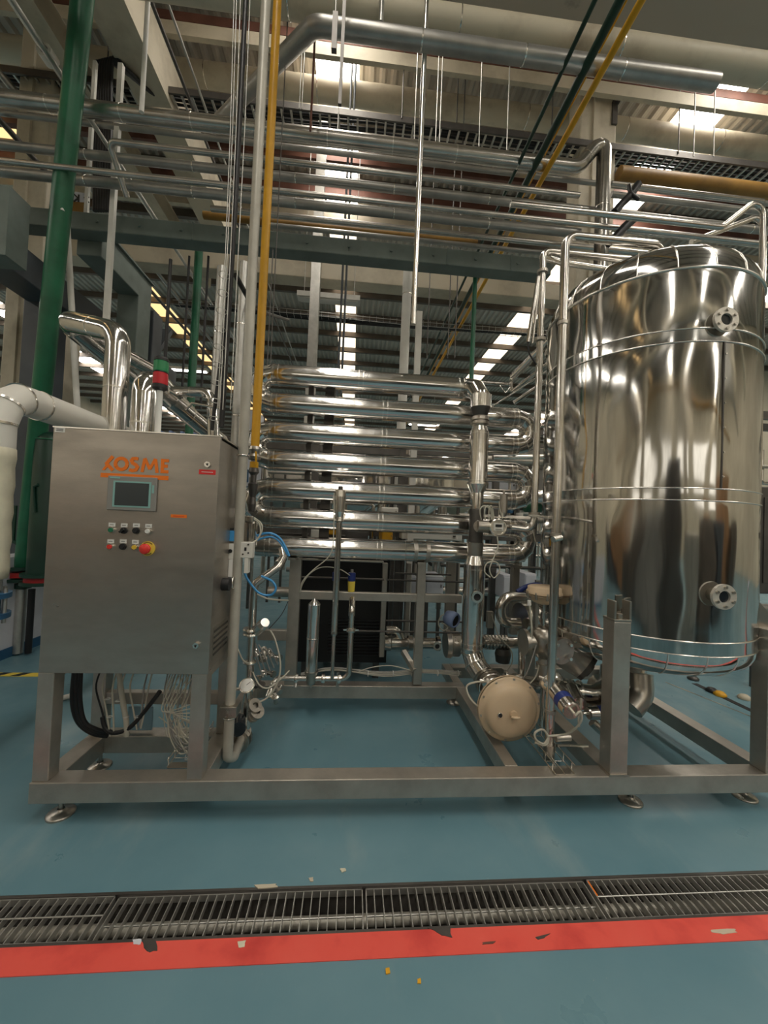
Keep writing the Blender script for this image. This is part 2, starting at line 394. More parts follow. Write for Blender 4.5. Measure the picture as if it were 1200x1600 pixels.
# added glowing windows, and doors, in the unseen half for the steel to reflect
for i, x in enumerate((-12, -7, -2, 3, 8, 13)):
    struct(MB().box((x-1.5, -13.21, 3.2), (x+1.5, -13.16, 5.2)).build('window_%d' % (i+1), 'window'), 'added glowing window, unseen, in the wall behind the photographer', 'window')
for i, x in enumerate((-9.5, 1.0, 10.5)):
    struct(MB().box((x-1.3, -13.2, 0), (x+1.3, -13.1, 2.8)).build('door_%d' % (i+1), 'tan'), 'tan roller door in the wall behind the photographer', 'door')
for i, y in enumerate((20, 26, 32, 38)):
    struct(MB().box((-15.82, y-1.5, 2), (-15.76, y+1.5, 3.6)).build('window_%d' % (i+7), 'window'), 'added glowing window far down the left wall', 'window')  # added windows that put fill light into the hall
# rows of machines on the photographer's side of the aisle (seen only in the reflections)
rm = random.Random(5)
for i in range(15):
    x = -9.5+i*1.55; y = -3.2+rm.uniform(-.5, .3); w = rm.uniform(1.2, 1.5); h = rm.choice((1.5, 1.9, 2.3, 2.1, 2.6)); m = ('frame', 'purlin', 'blgrey', 'tan', 'dark_steel', 'purlin', 'bezel', 'dark_steel')[i % 8]
    t = thing('machine_cabinet', 'machine cabinet standing in the row behind the photographer', 'cabinet', (x, y, 0), 'cabinets behind the photographer')
    MB().box((x-w/2, y-.6, .1), (x+w/2, y+.6, h)).build('body', m, t, bevel=.02)
    MB().box((x-w/2+.05, y-.55, 0), (x+w/2-.05, y+.55, .1)).build('plinth', 'dark_steel', t)
    MB().box((x-.01, y+.6, .15), (x+.01, y+.61, h-.05)).build('door_seam', 'black', t)
for i, (y, z, r, m) in enumerate(((-1.2, 5.4, .16, 'cream_duct'), (-2.6, 4.6, .08, 'greypipe'), (-3.0, 4.9, .06, 'greypipe'), (-4.4, 5.8, .25, 'cream_duct'), (-6, 4.8, .12, 'ochre'))):  # unseen pipes added to put bands into the tank's reflections
    t = thing('added_hall_pipe', ['added unseen cream duct over the photographer', 'added unseen grey pipe above the aisle behind the photographer', 'added unseen slim grey pipe behind the photographer', 'added unseen wide cream duct far behind the photographer', 'added unseen ochre pipe far behind the photographer'][i], 'pipe', (0, y, z))
    MB().cyl((-13, y, z), (13, y, z), r, n=16).build('tube', m, t)
for x in (-8.5, -3.2, 2.6, 7.8): struct(MB().box((x-.22, -5.2, 0), (x+.22, -4.76, 8)).build('column', 'cream'), 'cream concrete column behind the photographer', 'column')
# columns and big cream members of the hall
def column(x0, x1, y0, z0, z1, label, m='cream', d=None):
    d = d or (x1-x0)
    t = thing('column', label, 'column', ((x0+x1)/2, y0+d/2, z0), kind='structure')
    MB().box((x0, y0, z0), (x1, y0+d, z1)).build('shaft', m, t, bevel=.02); w = x1-x0
    mb = MB(); mb.box((x0+w*.34, y0-.03, z0+.5), (x0+w*.46, y0, z1)); mb.build('pilaster_strip', m, t)
    return t
pc = W(905, 240, 4.9); pc2 = W(962, 240, 4.9); column(pc.x, pc2.x, 4.9, 0, 7.99, d=.3, label= 'cream concrete column rising behind the tall tank')
pc = W(28, 150, 4.9); pc2 = W(82, 150, 4.9); column(pc.x, pc2.x, 4.9, 0, 7.99, d=.3, label= 'cream concrete column behind the green pipe, upper left')
def xbeam(name, y0, y1, Y, d, m, label, cat='beam', xr=600, X=(-13, 13), par=None):
    a = W(xr, y0, Y); b = W(xr, y1, Y)
    mb = MB().box((X[0], Y, b.z), (X[1], Y+d, a.z))
    if par: return mb.build(name, m, par)
    return struct(mb.build(name, m, bevel=.01), label, cat)
xbeam('cross_beam', 78, 98, 4.75, .06, 'cream', '', par=ceil)
xbeam('cross_beam', 63, 77, 4.85, .05, 'rust', '', par=ceil)
xbeam('cross_beam', 174, 186, 5.85, .06, 'cream', '', par=ceil)
z_ = W(600, 1, 3.35).z; MB().box((-13, 2.45, z_), (13, 3.35, z_+.5)).build('roof_slab', 'taupe', ceil)
gx_ = WZ(182, 40, 6.6); MB().box((gx_.x-.2, 1.5, 6.6), (gx_.x+.2, 9, 7.2)).build('roof_girder', 'cream', ceil); gx_ = WZ(52, 40, 6.6); MB().box((gx_.x-.1, 1.5, 6.7), (gx_.x+.1, 9, 7.0)).build('roof_girder', 'cream', ceil)
xbeam('cross_beam', 252, 260, 6.6, .1, 'rust', '', par=ceil)
xbeam('cross_beam', 302, 312, 7.2, .1, 'rust', '', par=ceil)
xbeam('cross_beam', 338, 350, 7.7, .1, 'cream', '', par=ceil)
xbeam('tie_beam', 419, 444, 6.2, .28, 'cream', 'long cream tie beam running under the grey-green beam', X=(WX(0,0,-1).x*0-5.2, 4.2))
b = xbeam('tie_beam', 378, 404, 4.2, .18, 'grbeam', 'long grey-green steel beam crossing in front of the roof', X=(W(12,320,4.2).x, W(862,405,4.2).x))
zt = W(600, 378, 4.2).z; zb = W(600, 404, 4.2).z
for px in (300, 560, 700, 800):
    MB().cbox((W(px, 380, 4.2).x, 4.195, (zt+zb)/2), .012, .012, (zt-zb)).build('splice_plate', 'grbeam', b)
for k in range(11):
    MB().cyl((W(150+66*k, 380, 4.2).x, 4.185, (zt+zb)/2), (W(150+66*k, 380, 4.2).x, 4.2, (zt+zb)/2), .016, n=6).build('bolt', 'grbeam', b)

# ================================================================== SKID FRAME
sk = thing('skid_frame', 'brushed steel skid frame of box beams standing on round feet', 'frame', (0, 2.06, 0))
def fb(name, a, b, m='frame', bev=.004, par=None): return MB().box(a, b).build(name, m, par or sk, bevel=bev)
Z0, Z1 = .107, .207
fb('base_beam', (-1.505, 2.015, Z0), (2.56, 2.115, Z1))
fb('base_beam', (-.79, 3.13, Z0), (.985, 3.23, Z1))
fb('base_beam', (.985, 3.55, Z0), (2.52, 3.65, Z1))
for x0, x1, y1 in ((-1.505, -1.405, 2.52), (-.79, -.69, 3.13), (.91, .985, 3.13), (1.462, 1.562, 3.55), (2.42, 2.52, 3.55)):
    fb('cross_beam', (x0, 2.115, Z0), (x1, y1, Z1))
fb('cross_beam', (.91, 3.23, Z0), (.983, 3.65, Z1-.001))
fb('cross_beam', (-1.405, 2.42, Z0), (-.79, 2.52, Z1))
# rear uprights and rails
def post(xa, xb, Y, ytop, ybot, d=.06, name='upright'):
    a = W(xa, ytop, Y); b = W(xb, ytop, Y); x_b = W((xa+xb)/2, 960, Y).x; w = b.x-a.x
    return fb(name, (x_b-w/2, Y, W((xa+xb)/2, ybot, Y).z), (x_b+w/2, Y+d, a.z))
post(449, 467, 3.14, 872, 1071); post(650, 663, 3.14, 873, 1070); post(640+97, 640+108, 3.3, 868, 1040); post(799, 810, 3.3, 868, 992)
post(595, 603, 3.5, 880, 1027); post(633, 640, 3.9, 880, 1022); post(696, 710, 3.9, 872, 1010)
a = W(467, 925, 3.14); b = W(722, 943, 3.14); fb('rail', (a.x, 3.144, b.z), (b.x, 3.196, (a.z+W(722, 929, 3.14).z)/2))
a = W(467, 873, 3.14); b = W(600, 880, 3.14); fb('rail', (a.x, 3.15, b.z), (b.x, 3.2, a.z))
a = W(402, 985, 3.14); b = W(450, 1002, 3.14); fb('rail', (a.x, 3.15, b.z), (b.x, 3.2, a.z))
for (xa, ya, xb, yb, Y) in ((618, 897, 705, 897, 3.5), (604, 906, 735, 910, 3.45), (470, 900, 600, 907, 3.3), (602, 970, 740, 972, 3.5), (555, 985, 735, 990, 3.4), (735, 885, 860, 888, 3.6)):
    p = W(xa, ya, Y); q = W(xb, yb, Y); q.z = p.z = (p.z+q.z)/2
    MB().tube([p, q], .0085, 8).build('tie_rod', 'dark_steel', sk)
a = W(633, 985, 3.5); MB().bar(W(630, 1018, 3.3), W(648, 1048, 3.14), .04, .04).build('brace', 'frame', sk)
# tank legs
LL = (1.462, 2.02, 1.562, 2.115)
fb('tank_leg', (LL[0], LL[1], Z1), (LL[2], LL[3], 1.045))
MB().box((LL[0]-.008, LL[1]-.008, Z1), (LL[2]+.008, LL[3]+.008, Z1+.01)).build('leg_plate', 'satin', sk)
mb = MB(); zb_ = 1.045; mb.box((LL[0]-.002, LL[1]-.002, zb_), (LL[2]+.002, LL[3]+.002, zb_+.014))
mb.box((LL[0], LL[1], zb_+.014), (LL[0]+.012, LL[3]-.03, zb_+.115)); mb.box((LL[2]-.012, LL[1], zb_+.014), (LL[2], LL[3]-.03, zb_+.115))
mb.build('fork_bracket', 'satin', sk, bevel=.002, label='forked lifting bracket on the leg top')
MB().cyl(((LL[0]+LL[2])/2, LL[1]+.03, zb_+.014), ((LL[0]+LL[2])/2, LL[1]+.03, zb_+.04), .018, n=6).build('bolt', 'satin', sk)
fb('tank_leg', (2.395, 2.02, Z1), (2.53, 2.115, 1.02))
MB().prism([(2.385, .96), (2.54, .96), (2.54, 1.05), (2.42, 1.16), (2.395, 1.16), (2.395, 1.0)], 2.09, 2.16).build('gusset_plate', 'satin', sk, bevel=.003)
fb('tank_leg', (1.462, 3.1, Z1), (1.562, 3.2, .95)); fb('tank_leg', (2.43, 3.1, Z1), (2.52, 3.2, .95))
# feet
for (px, py) in ((95, 1272), (985, 1252), (1163, 1245)):
    p = WZ(px, py, 0); p.y = max(p.y, 2.07)
    f = MB().slathe((p.x, p.y, 0), (0, 0, 1), [(0, .062), (.006, .063), (.012, .058), (.016, .03), (.022, .02), (.03, .016)], 24).build('foot', 'satin', sk)
    MB().cyl((p.x, p.y, .022), (p.x, p.y, Z0), .011, n=12).lathe((p.x, p.y, .085), (0, 0, 1), [(0, 0), (0, .02), (.016, .02), (.016, 0)], 6).build('spindle', 'satin', f)
for (x, y) in ((-1.45, 2.47), (-.74, 3.18), (.94, 3.3), (1.51, 3.6), (2.47, 3.6)):
    f = MB().slathe((x, y, 0), (0, 0, 1), [(0, .062), (.006, .063), (.012, .058), (.016, .03), (.022, .02), (.03, .016)], 20).build('foot', 'satin', sk)
    MB().cyl((x, y, .022), (x, y, Z0), .011, n=10).build('spindle', 'satin', f)
# cabinet stand
for (x0, y0) in ((-1.502, 2.025), (-.775, 2.025), (-1.502, 2.44), (-.775, 2.44)):
    fb('cabinet_leg', (x0, y0, Z1), (x0+.075, y0+.075, .735))
fb('cabinet_rail', (-1.43, 2.45, .38), (-.775, 2.50, .45)); fb('cabinet_rail', (-1.49, 2.10, .69), (-1.44, 2.44, .735)); fb('cabinet_rail', (-.76, 2.10, .69), (-.71, 2.44, .735))
MB().box((-1.30, 2.46, .22), (-1.16, 2.47, .36)).build('blue_plate', 'glassblue', sk)  # pale blue plate between the rear cabinet legs

# ================================================================== CONTROL CABINET
CX0, CX1, CY0, CY1, CZ0, CZ1 = -1.497, -.693, 2.02, 2.52, .735, 1.943
cb = thing('control_cabinet', 'brushed steel control cabinet with orange lettering, screen and push buttons', 'cabinet', ((CX0+CX1)/2, 2.27, CZ0))
MB().box((CX0+.012, CY0+.026, CZ0+.008), (CX1-.010, CY1, CZ1-.006)).build('body', 'cab', cb, bevel=.004)
door = MB().box((CX0, CY0, CZ0), (CX1, CY0+.022, CZ1)).build('door', 'cab', cb, bevel=.003)
MB().box((CX0+.01, CY0+.0215, CZ0+.01), (CX1-.012, CY0+.0265, CZ1-.01)).build('door_gasket', 'black', cb)
MB().box((CX0-.003, CY0-.001, CZ1), (CX1+.003, CY1, CZ1+.006)).build('top_sheet', 'bead', cb)
for py0, py1 in ((905, 950), (995, 1035)):
    pass
mb = MB()
for z in (.80, .83, .86, .89, .92): mb.box((CX1-.011, 2.1, z), (CX1-.007, 2.32, z+.012))
mb.build('side_louvre', 'dark_steel', cb)
MB().box((CX1-.011, 2.09, .78), (CX1-.0085, 2.33, .95)).build('vent_panel', 'satin', cb)
MB().cyl((CX1-.012, 2.2, 1.16), (CX1+.03, 2.2, 1.16), .035, n=16).build('rotary_switch', 'black', cb)
MB().torus((CX1+.03, 2.27, 1.16), (1, 0, 0), .033, .005, 20, 6).build('cable_ring', 'bead', cb)
YF = CY0-.0005
def F(px, py): p = W(px, py, CY0); return (p.x, p.z)
def disc(px, py, r, y0, y1, m, name, par, n=20, r2=None):
    x, z = F(px, py); return MB().cyl((x, y0, z), (x, y1, z), r, r2, n).build(name, m, par)
# lettering: strokes on the door face
lg = []
_rib = [0]
def ribbon(mb, pts, w, y0, y1):
    pts = [V((p[0], 0, p[1])) for p in pts]; L = []; R = []
    for i, p in enumerate(pts):
        a = (pts[i]-pts[i-1]).normalized() if i else None; b = (pts[i+1]-pts[i]).normalized() if i < len(pts)-1 else None
        t = ((a or b)+(b or a)); t.normalize(); n = V((-t.z, 0, t.x)); k = 1
        if a and b: k = 1/max(.45, t.dot(a))
        L.append(p+n*(w/2*k)); R.append(p-n*(w/2*k))
    for i in range(len(pts)-1):
        _rib[0] += 1; q = [(v.x, v.z) for v in (L[i], L[i+1], R[i+1], R[i])]; mb.prism(q, y0-.00007*(_rib[0] % 17), y1)
lx0, lz0 = F(159, 738); lx1, _ = F(263, 742)
zb0 = F(211, 740)[1]; Htxt = .072; Wt = lx1-lx0
def LP(u, v): return (lx0+u*Wt, zb0+.009+v*Htxt)
t_ = .0165
lm = MB()
ribbon(lm, [LP(.155, 1), LP(.055, .42)], t_, YF-.0015, YF); ribbon(lm, [LP(.06, .5), LP(.165, 0.02)], t_, YF-.0015, YF)
lm.prism([LP(.0, 0), LP(.045, .0), LP(.09, .30), LP(.075, .52)], YF-.0015, YF)
o_ = MB(); cx_, cz_ = LP(.285, .5)
mbO = [(cx_+math.cos(t)*.028, cz_+math.sin(t)*.028) for t in [2*PI*i/24 for i in range(25)]]; ribbon(lm, mbO, t_, YF-.0015, YF)
S = [(.535, .90), (.50, .93), (.455, .90), (.435, .76), (.455, .60), (.505, .48), (.53, .34), (.51, .14), (.455, .07), (.405, .13)]
ribbon(lm, [LP(*p) for p in S], t_, YF-.0015, YF)
ribbon(lm, [LP(.60, 0), LP(.635, .96)], t_*.9, YF-.0015, YF); ribbon(lm, [LP(.635, .98), LP(.715, .22)], t_*.85, YF-.0015, YF)
ribbon(lm, [LP(.715, .22), LP(.795, .98)], t_*.85, YF-.0015, YF); ribbon(lm, [LP(.795, .96), LP(.83, 0)], t_*.9, YF-.0015, YF)
ribbon(lm, [LP(.905, 0), LP(.905, 1)], t_, YF-.0015, YF)
for v in (.11, .5, .89): ribbon(lm, [LP(.905, v), LP(1.0 if v != .5 else .985, v)], t_*.95, YF-.0015, YF)
lm.build('lettering', 'orange', cb, label='orange KOSME lettering')
MB().box((lx0-.004, YF-.0015, zb0-.026), (lx1+.002, YF, zb0-.004)).build('lettering_underline', 'orange', cb)
# touch panel
a = F(171, 744); b = F(245, 799)
x0_, x1_, z1_, z0_ = a[0], F(246, 770)[0], F(207, 745)[1], F(207, 798)[1]
hm = MB().box((x0_, YF-.012, z0_), (x1_, YF, z1_)).build('touch_panel', 'bezel', cb, bevel=.004)
ix0, ix1, iz1, iz0 = F(179, 770)[0], F(238, 770)[0], F(209, 752.5)[1], F(209, 793)[1]
MB().box((ix0, YF-.0135, iz0), (ix1, YF-.012, iz1)).build('screen_border', 'teal', hm)
MB().box((ix0+.010, YF-.0145, iz0+.008), (ix1-.010, YF-.0135, iz1-.008)).build('screen', 'screen', hm)
MB().box((ix1+.004, YF-.0135, iz1-.055), (ix1+.014, YF-.012, iz1-.015)).build('side_key', 'teal', hm)
MB().box((ix0-.018, YF-.0135, z1_-.013), (ix0+.03, YF-.012, z1_-.006)).build('maker_strip', 'teal', hm)
# plates
def plate(px0, py0, px1, py1, m, name, th=.0015, lines=0, lm_='labelwhite'):
    a = F(px0, (py0+py1)/2); b = F(px1, (py0+py1)/2); zt_ = F((px0+px1)/2, py0)[1]; zb_ = F((px0+px1)/2, py1)[1]
    o = MB().box((a[0], YF-th, zb_), (b[0], YF, zt_)).build(name, m, cb)
    for i in range(lines):
        z = zb_+(zt_-zb_)*(i+1)/(lines+1)
        MB().box((a[0]+(b[0]-a[0])*.15, YF-th-.0005, z-.0015), (a[0]+(b[0]-a[0])*.85, YF-th, z+.0015)).build('print_line', lm_, o)
    return o
plate(86, 666.5+1.5, 102, 675.5, 'labelwhite', 'type_label', lines=2, lm_='black')
plate(311, 734, 337, 741.5, 'labelred', 'warning_label', lines=1)
plate(267, 804, 292, 809, 'orange', 'orange_label', lines=1, lm_='labelred')
o = disc(325, 726, .016, YF-.012, YF, 'bead', 'door_latch', cb, 6); 
x, z = F(325, 726); MB().cyl((x, YF-.014, z), (x, YF-.012, z), .008, n=3).build('key_hole', 'black', o)
o = disc(307, 1008, .016, YF-.012, YF, 'bead', 'door_latch', cb, 6); x, z = F(307, 1008); MB().cyl((x, YF-.014, z), (x, YF-.012, z), .008, n=3).build('key_hole', 'black', o)
# buttons
rows = [(175, 828, 'green'), (194, 829, 'sel'), (213, 829, 'blk'), (232, 830, 'white'), (173, 854, 'red'), (192.5, 854, 'blk'), (211.5, 855, 'yellow')]
for px, py, k in rows:
    x, z = F(px, py)
    nm = {'green': 'green_button', 'sel': 'selector_switch', 'blk': 'black_button', 'white': 'white_button', 'red': 'red_button', 'yellow': 'yellow_button'}[k]
    g = MB().cyl((x, YF, z), (x, YF-.010, z), .0165, .015, 20).build(nm, {'blk': 'black', 'sel': 'black'}.get(k, 'bead'), cb)
    MB().box((x-.0155, YF-.003, z+.0165), (x+.0155, YF, z+.036)).build('button_label', 'labelwhite', g)
    MB().box((x-.009, YF-.0035, z+.024), (x+.009, YF-.003, z+.028)).build('print_line', 'bezel', g)
    MB().cyl((x, YF-.010, z), (x, YF-.015, z), .0115, .0105, 18).build('cap', {'green': 'btngreen', 'red': 'btnred', 'yellow': 'btnyellow', 'white': 'labelwhite'}.get(k, 'black'), g)
    if k == 'sel': MB().bar((x-.010, YF-.02, z-.008), (x+.010, YF-.02, z+.008), .008, .014, (0, 1, 0)).build('lever', 'black', g)
x, z = F(231, 857)
es = MB().cyl((x, YF, z), (x, YF-.004, z), .036, n=30).build('emergency_stop', 'estop_y', cb)
MB().slathe((x, YF-.004, z), (0, -1, 0), [(0, .016), (.016, .016), (.018, .025), (.028, .026), (.034, .021), (.036, 0)], 24).build('mushroom_head', 'btnred', es)
mb = MB()
for a0 in list(range(50, 131, 11))+list(range(230, 311, 11)):
    t = math.radians(a0); mb.cbox((x+math.cos(t)*.0305, YF-.0043, z+math.sin(t)*.0305), .0038, .0006, .0055)
mb.build('ring_print', 'black', es)
# wiring below the cabinet
wr_ = thing('cable_bundle', 'loops of black and cream cables hanging under the control cabinet', 'cables', (-1.1, 2.3, CZ0))
def cable(pts, r, m='cable', par=None, name='cable', n=8, bend=.06):
    P = [V(p) for p in pts]; Q = []
    m_ = len(P)
    for i in range(m_-1):
        p0 = P[max(i-1, 0)]; p1 = P[i]; p2 = P[i+1]; p3 = P[min(i+2, m_-1)]
        for k in range(5):
            t = k/5; Q.append(.5*((2*p1)+(p2-p0)*t+(2*p0-5*p1+4*p2-p3)*t*t+(3*p1-p0-3*p2+p3)*t**3))
    Q.append(P[-1]); return MB().tube(Q, r, n).build(name, m, par)
def wc(lst, r, m, par, Y=2.3, name='cable'): return cable([W(p[0], p[1], p[2] if len(p) > 2 else Y) for p in lst], r, m, par, name)
for k in range(3):
    wc([(116+5*k, 1050, 2.25), (113+6*k, 1095, 2.25), (122+5*k, 1128, 2.27), (145+3*k, 1146-3*k, 2.3), (168, 1150-3*k, 2.35)], .012, 'black', wr_, name='hose')
for (x0_, x1_, yb_, m) in ((150, 168, 1145, 'black'), (160, 172, 1150, 'cable'), (176, 178, 1147, 'cable'), (184, 198, 1150, 'cablegrey'), (190, 200, 1148, 'cable'), (203, 214, 1140, 'cable'), (232, 220, 1138, 'cable'), (225, 218, 1136, 'cablegrey')):
    wc([(x0_+6, 1050), (x0_, 1075), ((x0_+x1_)/2, 1110), (x1_, yb_)], .0048, m, wr_)
wc([(186, 1050), (191, 1090), (197, 1125), (198, 1150)], .014, 'cable', wr_, name='conduit')
wc([(160, 1120), (165, 1138), (180, 1145), (205, 1135), (235, 1100), (250, 1080)], .012, 'black', wr_, name='hose')
random.seed(3)
for k in range(11):
    a = 262+k*4.2; b = 262+random.uniform(0, 18); c_ = random.uniform(1150, 1180)
    wc([(a, 1052), (a-random.uniform(2, 12), 1090), (b, 1130), (b+random.uniform(4, 10), c_-12), (b+24, c_+2), (312+random.uniform(0, 8), c_-22)], .0038, 'cable' if k % 3 else 'cablegrey', wr_, 2.25)
for k in range(9):
    wc([(248+k*7, 1120-6*k), (256+6*k, 1135+random.uniform(-15, 20)), (285, 1142+random.uniform(-20, 12)), (322, 1135+random.uniform(-30, 20))], .0028, 'cable', wr_, 2.32)
for k in range(5):
    wc([(274+8*k, 1052), (262+6*k, 1080), (254+4*k, 1112), (300, 1100+7*k)], .003, 'cable', wr_, 2.2)
for (x, y) in ((168, 1092), (171, 1120), (197, 1120), (185, 1095), (214, 1120), (277, 1150), (291, 1184), (134, 1138)):
    p = W(x, y, 2.3); MB().torus(p, (0, .1, 1) if y < 1148 else (1, 0, .2), .014, .0025, 12, 4).build('cable_tie', 'labelwhite', wr_)
mb = MB(); p = W(277, 1206, 2.2)
wt = thing('wire_tray', 'short wire cable tray end behind the front beam under the cabinet', 'cable tray', (p.x, 2.14, .207))
for zz in (.215, .25):
    for xx in (-.86-.05, -.86+.05): mb.tube([(xx, 2.12, zz), (xx, 2.5, zz)], .003, 6)
for yy in (2.13, 2.2, 2.3, 2.4, 2.49): mb.tube([(-.91, yy, .26), (-.91, yy, .212), (-.81, yy, .212), (-.81, yy, .26)], .003, 6)
mb.build('wire_basket', 'bead', wt); MB().box((-.91, 2.12, .208), (-.81, 2.16, .214)).build('end_plate', 'satin', wt)

# signal tower
p = W(246, 680, 2.1); st = thing('signal_tower', 'signal light tower with green and red lenses on the cabinet top', 'signal light', (p.x, 2.1, CZ1))
zt1 = W(247, 607, 2.1).z
MB().cyl((p.x, 2.1, CZ1), (p.x, 2.1, zt1), .015, n=14).build('pole', 'labelwhite', st)
h = W(247, 572, 2.1).z-zt1
MB().lathe((p.x, 2.1, zt1-.012), (0, 0, 1), [(0, 0), (0, .02), (.012, .037), (.03, .037), (.03, 0)], 20).build('base_cup', 'black', st)
z = zt1+.018; h = .062
MB().lathe((p.x, 2.1, z), (0, 0, 1), [(0, .034), (.004, .036), (h-.004, .036), (h, .034)], 20).build('red_lens', 'lens_red', st); z += h
MB().lathe((p.x, 2.1, z), (0, 0, 1), [(0, .034), (.002, .037), (.006, .034)], 20).build('joint_ring', 'black', st); z += .005
MB().lathe((p.x, 2.1, z), (0, 0, 1), [(0, .034), (.004, .036), (h-.006, .036), (h-.004, .034)], 20).build('green_lens', 'lens_green', st); z += h-.004
MB().lathe((p.x, 2.1, z), (0, 0, 1), [(0, 0), (0, .037), (.012, .037), (.02, .03), (.02, 0)], 20).build('cap', 'black', st)

# ================================================================== TANK
TC = V((2.0, 2.56, 0)); TR = .624
from mathutils import noise as mn
tk = thing('storage_tank', 'tall polished steel insulated tank with seamed cladding and two flanged nozzles', 'tank', (TC.x, TC.y, .6))
def shell(z0, z1, name, rr=0.0, rows=18, seed=0, amp=.0045):
    n = 144; vs = []; fs = []
    for i in range(rows+1):
        z = z0+(z1-z0)*i/rows; e = math.sin(PI*i/rows)**.5 if 0 < i < rows else 0
        for j in range(n):
            t = 2*PI*j/n; q = V((math.cos(t)*2.0, math.sin(t)*2.0, z*1.1+seed*7))
            d = (mn.noise(q*1.25)*1.0+mn.noise(q*2.6)*.45+.22*mn.noise(V((q.x*4.5, q.y*4.5, q.z*2.2))))*amp*e
            r = TR+rr+d; vs.append((TC.x+r*math.cos(t), TC.y+r*math.sin(t), z))
    for i in range(rows):
        for j in range(n): fs.append((i*n+j, i*n+(j+1) % n, (i+1)*n+(j+1) % n, (i+1)*n+j))
    return MB().add(vs, fs, True).build(name, 'tank', tk)
ZR = [.888, .962, 1.733, 1.80, 2.613, 2.685, 3.03]
for i in range(6):
    a, b = ZR[i], ZR[i+1]; shell(a, b, 'shell_panel' if b-a > .2 else 'shell_strip', 0 if b-a > .2 else .002, 26 if b-a > .5 else (14 if b-a > .2 else 3), i, .009 if b-a > .2 else .001)
for z in ZR:
    MB().torus((TC.x, TC.y, z), (0, 0, 1), TR+.003, .0042 if z != 3.03 else .007, 120, 6).build('seam_bead', 'bead', tk)
# dished ends, cut in gores
def gore(zs, rs, name, n=20):
    dt = 2*PI/n*.985; vs = []; fs = []; k = 5
    for z, r in zip(zs, rs):
        for j in range(k+1): t = -dt/2+dt*j/k; vs.append((r*math.cos(t), r*math.sin(t), z))
    for i in range(len(zs)-1):
        for j in range(k): fs.append((i*(k+1)+j, i*(k+1)+j+1, (i+1)*(k+1)+j+1, (i+1)*(k+1)+j))
    o = MB().add(vs, fs, True).build(name, 'tank', tk)
    rib = MB().tube([(r*math.cos(dt/2)+0, r*math.sin(dt/2), z) for z, r in zip(zs, rs)], .0048, 6).build('gore_seam', 'bead', o)
    o.location = (0, 0, 0); res = [o]
    Rz = []
    for q in range(n):
        ang = 2*PI*q/n+.07
        if q == 0: oo, rr_ = o, rib
        else:
            oo = o.copy(); COL.objects.link(oo); rr_ = rib.copy(); COL.objects.link(rr_); rr_.parent = oo
        mw = Matrix.Translation((TC.x, TC.y, 0)) @ Matrix.Rotation(ang, 4, 'Z')
        oo.matrix_basis = mw
        rr_.matrix_parent_inverse = Matrix.Identity(4)
def arc_prof(zb, r0, hk, rin, up=1, m=5):
    zs = []; rs = []
    for i in range(m+1):
        t = PI/2*.80*i/m; zs.append(zb+up*hk*math.sin(t)); rs.append(r0-rin*(1-math.cos(t)))
    return zs, rs
zs, rs = arc_prof(3.03, TR, .25, .25); zt_k, rt_k = zs[-1], rs[-1]
gore(zs, rs, 'head_gore')
MB().slathe((TC.x, TC.y, zt_k), (0, 0, 1), [(0, rt_k-.004), (.025, rt_k*.8), (.045, rt_k*.5), (.055, rt_k*.2), (.058, 0)], 60).build('crown_sheet', 'tank', tk)
MB().torus((TC.x, TC.y, zt_k), (0, 0, 1), rt_k, .005, 90, 6).build('seam_bead', 'bead', tk)
zs, rs = arc_prof(.888, TR, .16, .19, -1); zb_k, rb_k = zs[-1], rs[-1]
gore(zs, rs, 'base_gore')
MB().slathe((TC.x, TC.y, zb_k), (0, 0, -1), [(0, rb_k-.004), (.04, rb_k*.72), (.07, rb_k*.4), (.08, .12), (.085, 0)], 60).build('base_cone', 'satin', tk)
# vertical lap seam with rivets
def hit(px, py):
    d = ray(px, py); o = V((0, 0, CAM_H))-V((TC.x, TC.y, CAM_H)); o.z = 0
    A = d.x**2+d.y**2; B = 2*(o.x*d.x+o.y*d.y); C = o.x**2+o.y**2-TR*TR; t = (-B-math.sqrt(max(0, B*B-4*A*C)))/(2*A)
    return V((0, 0, CAM_H))+d*t
p = hit(1129, 650); nrm = V((p.x-TC.x, p.y-TC.y, 0)).normalized()
tn = V((-nrm.y, nrm.x, 0))
b0 = V((p.x, p.y, 1.80))+nrm*.003; b1 = V((p.x, p.y, 2.613))+nrm*.003
MB().bar(b0, b1, .006, .005, nrm).build('lap_seam', 'dark_steel', tk)
mb = MB()
for k in range(6):
    q = b0.lerp(b1, (k+.5)/6)+tn*.010; mb.cyl(q-nrm*.004, q+nrm*.004, .0045, n=8)
mb.build('rivet', 'bead', tk, kind='stuff')
# nozzles
for px, py, ln in ((1126, 504, .022), (1119, 930, .035)):
    p = hit(px, py); n_ = V((p.x-TC.x, p.y-TC.y, 0)).normalized()
    nz = MB().cyl(p-n_*.03, p+n_*ln, .036, n=24).build('nozzle', 'satin', tk)
    f = MB().lathe(p+n_*ln, n_, [(0, .03), (0, .067), (.016, .067), (.016, .032), (-.02, .030)], 32).build('flange', 'flange', nz)
    MB().lathe(p+n_*(ln+.004), n_, [(0, 0), (0, .031), (.001, .031), (.001, 0)], 24).build('sight_glass', 'glass', nz)
    u = V((0, 0, 1)); w2 = n_.cross(u)
    for k in range(6):
        t = PI/6+k*PI/3; c = p+n_*(ln+.014)+u*(.051*math.sin(t))+w2*(.051*math.cos(t)); MB().cyl(c, c+n_*.012, .0085, n=6).build('bolt', 'satin', nz)
# small dents: knobs at left of lower shell
for px, py in ((963, 856),):
    p = hit(px, py); n_ = V((p.x-TC.x, p.y-TC.y, 0)).normalized(); MB().torus(p, n_, .018, .003, 20, 6).build('blank_ring', 'bead', tk)

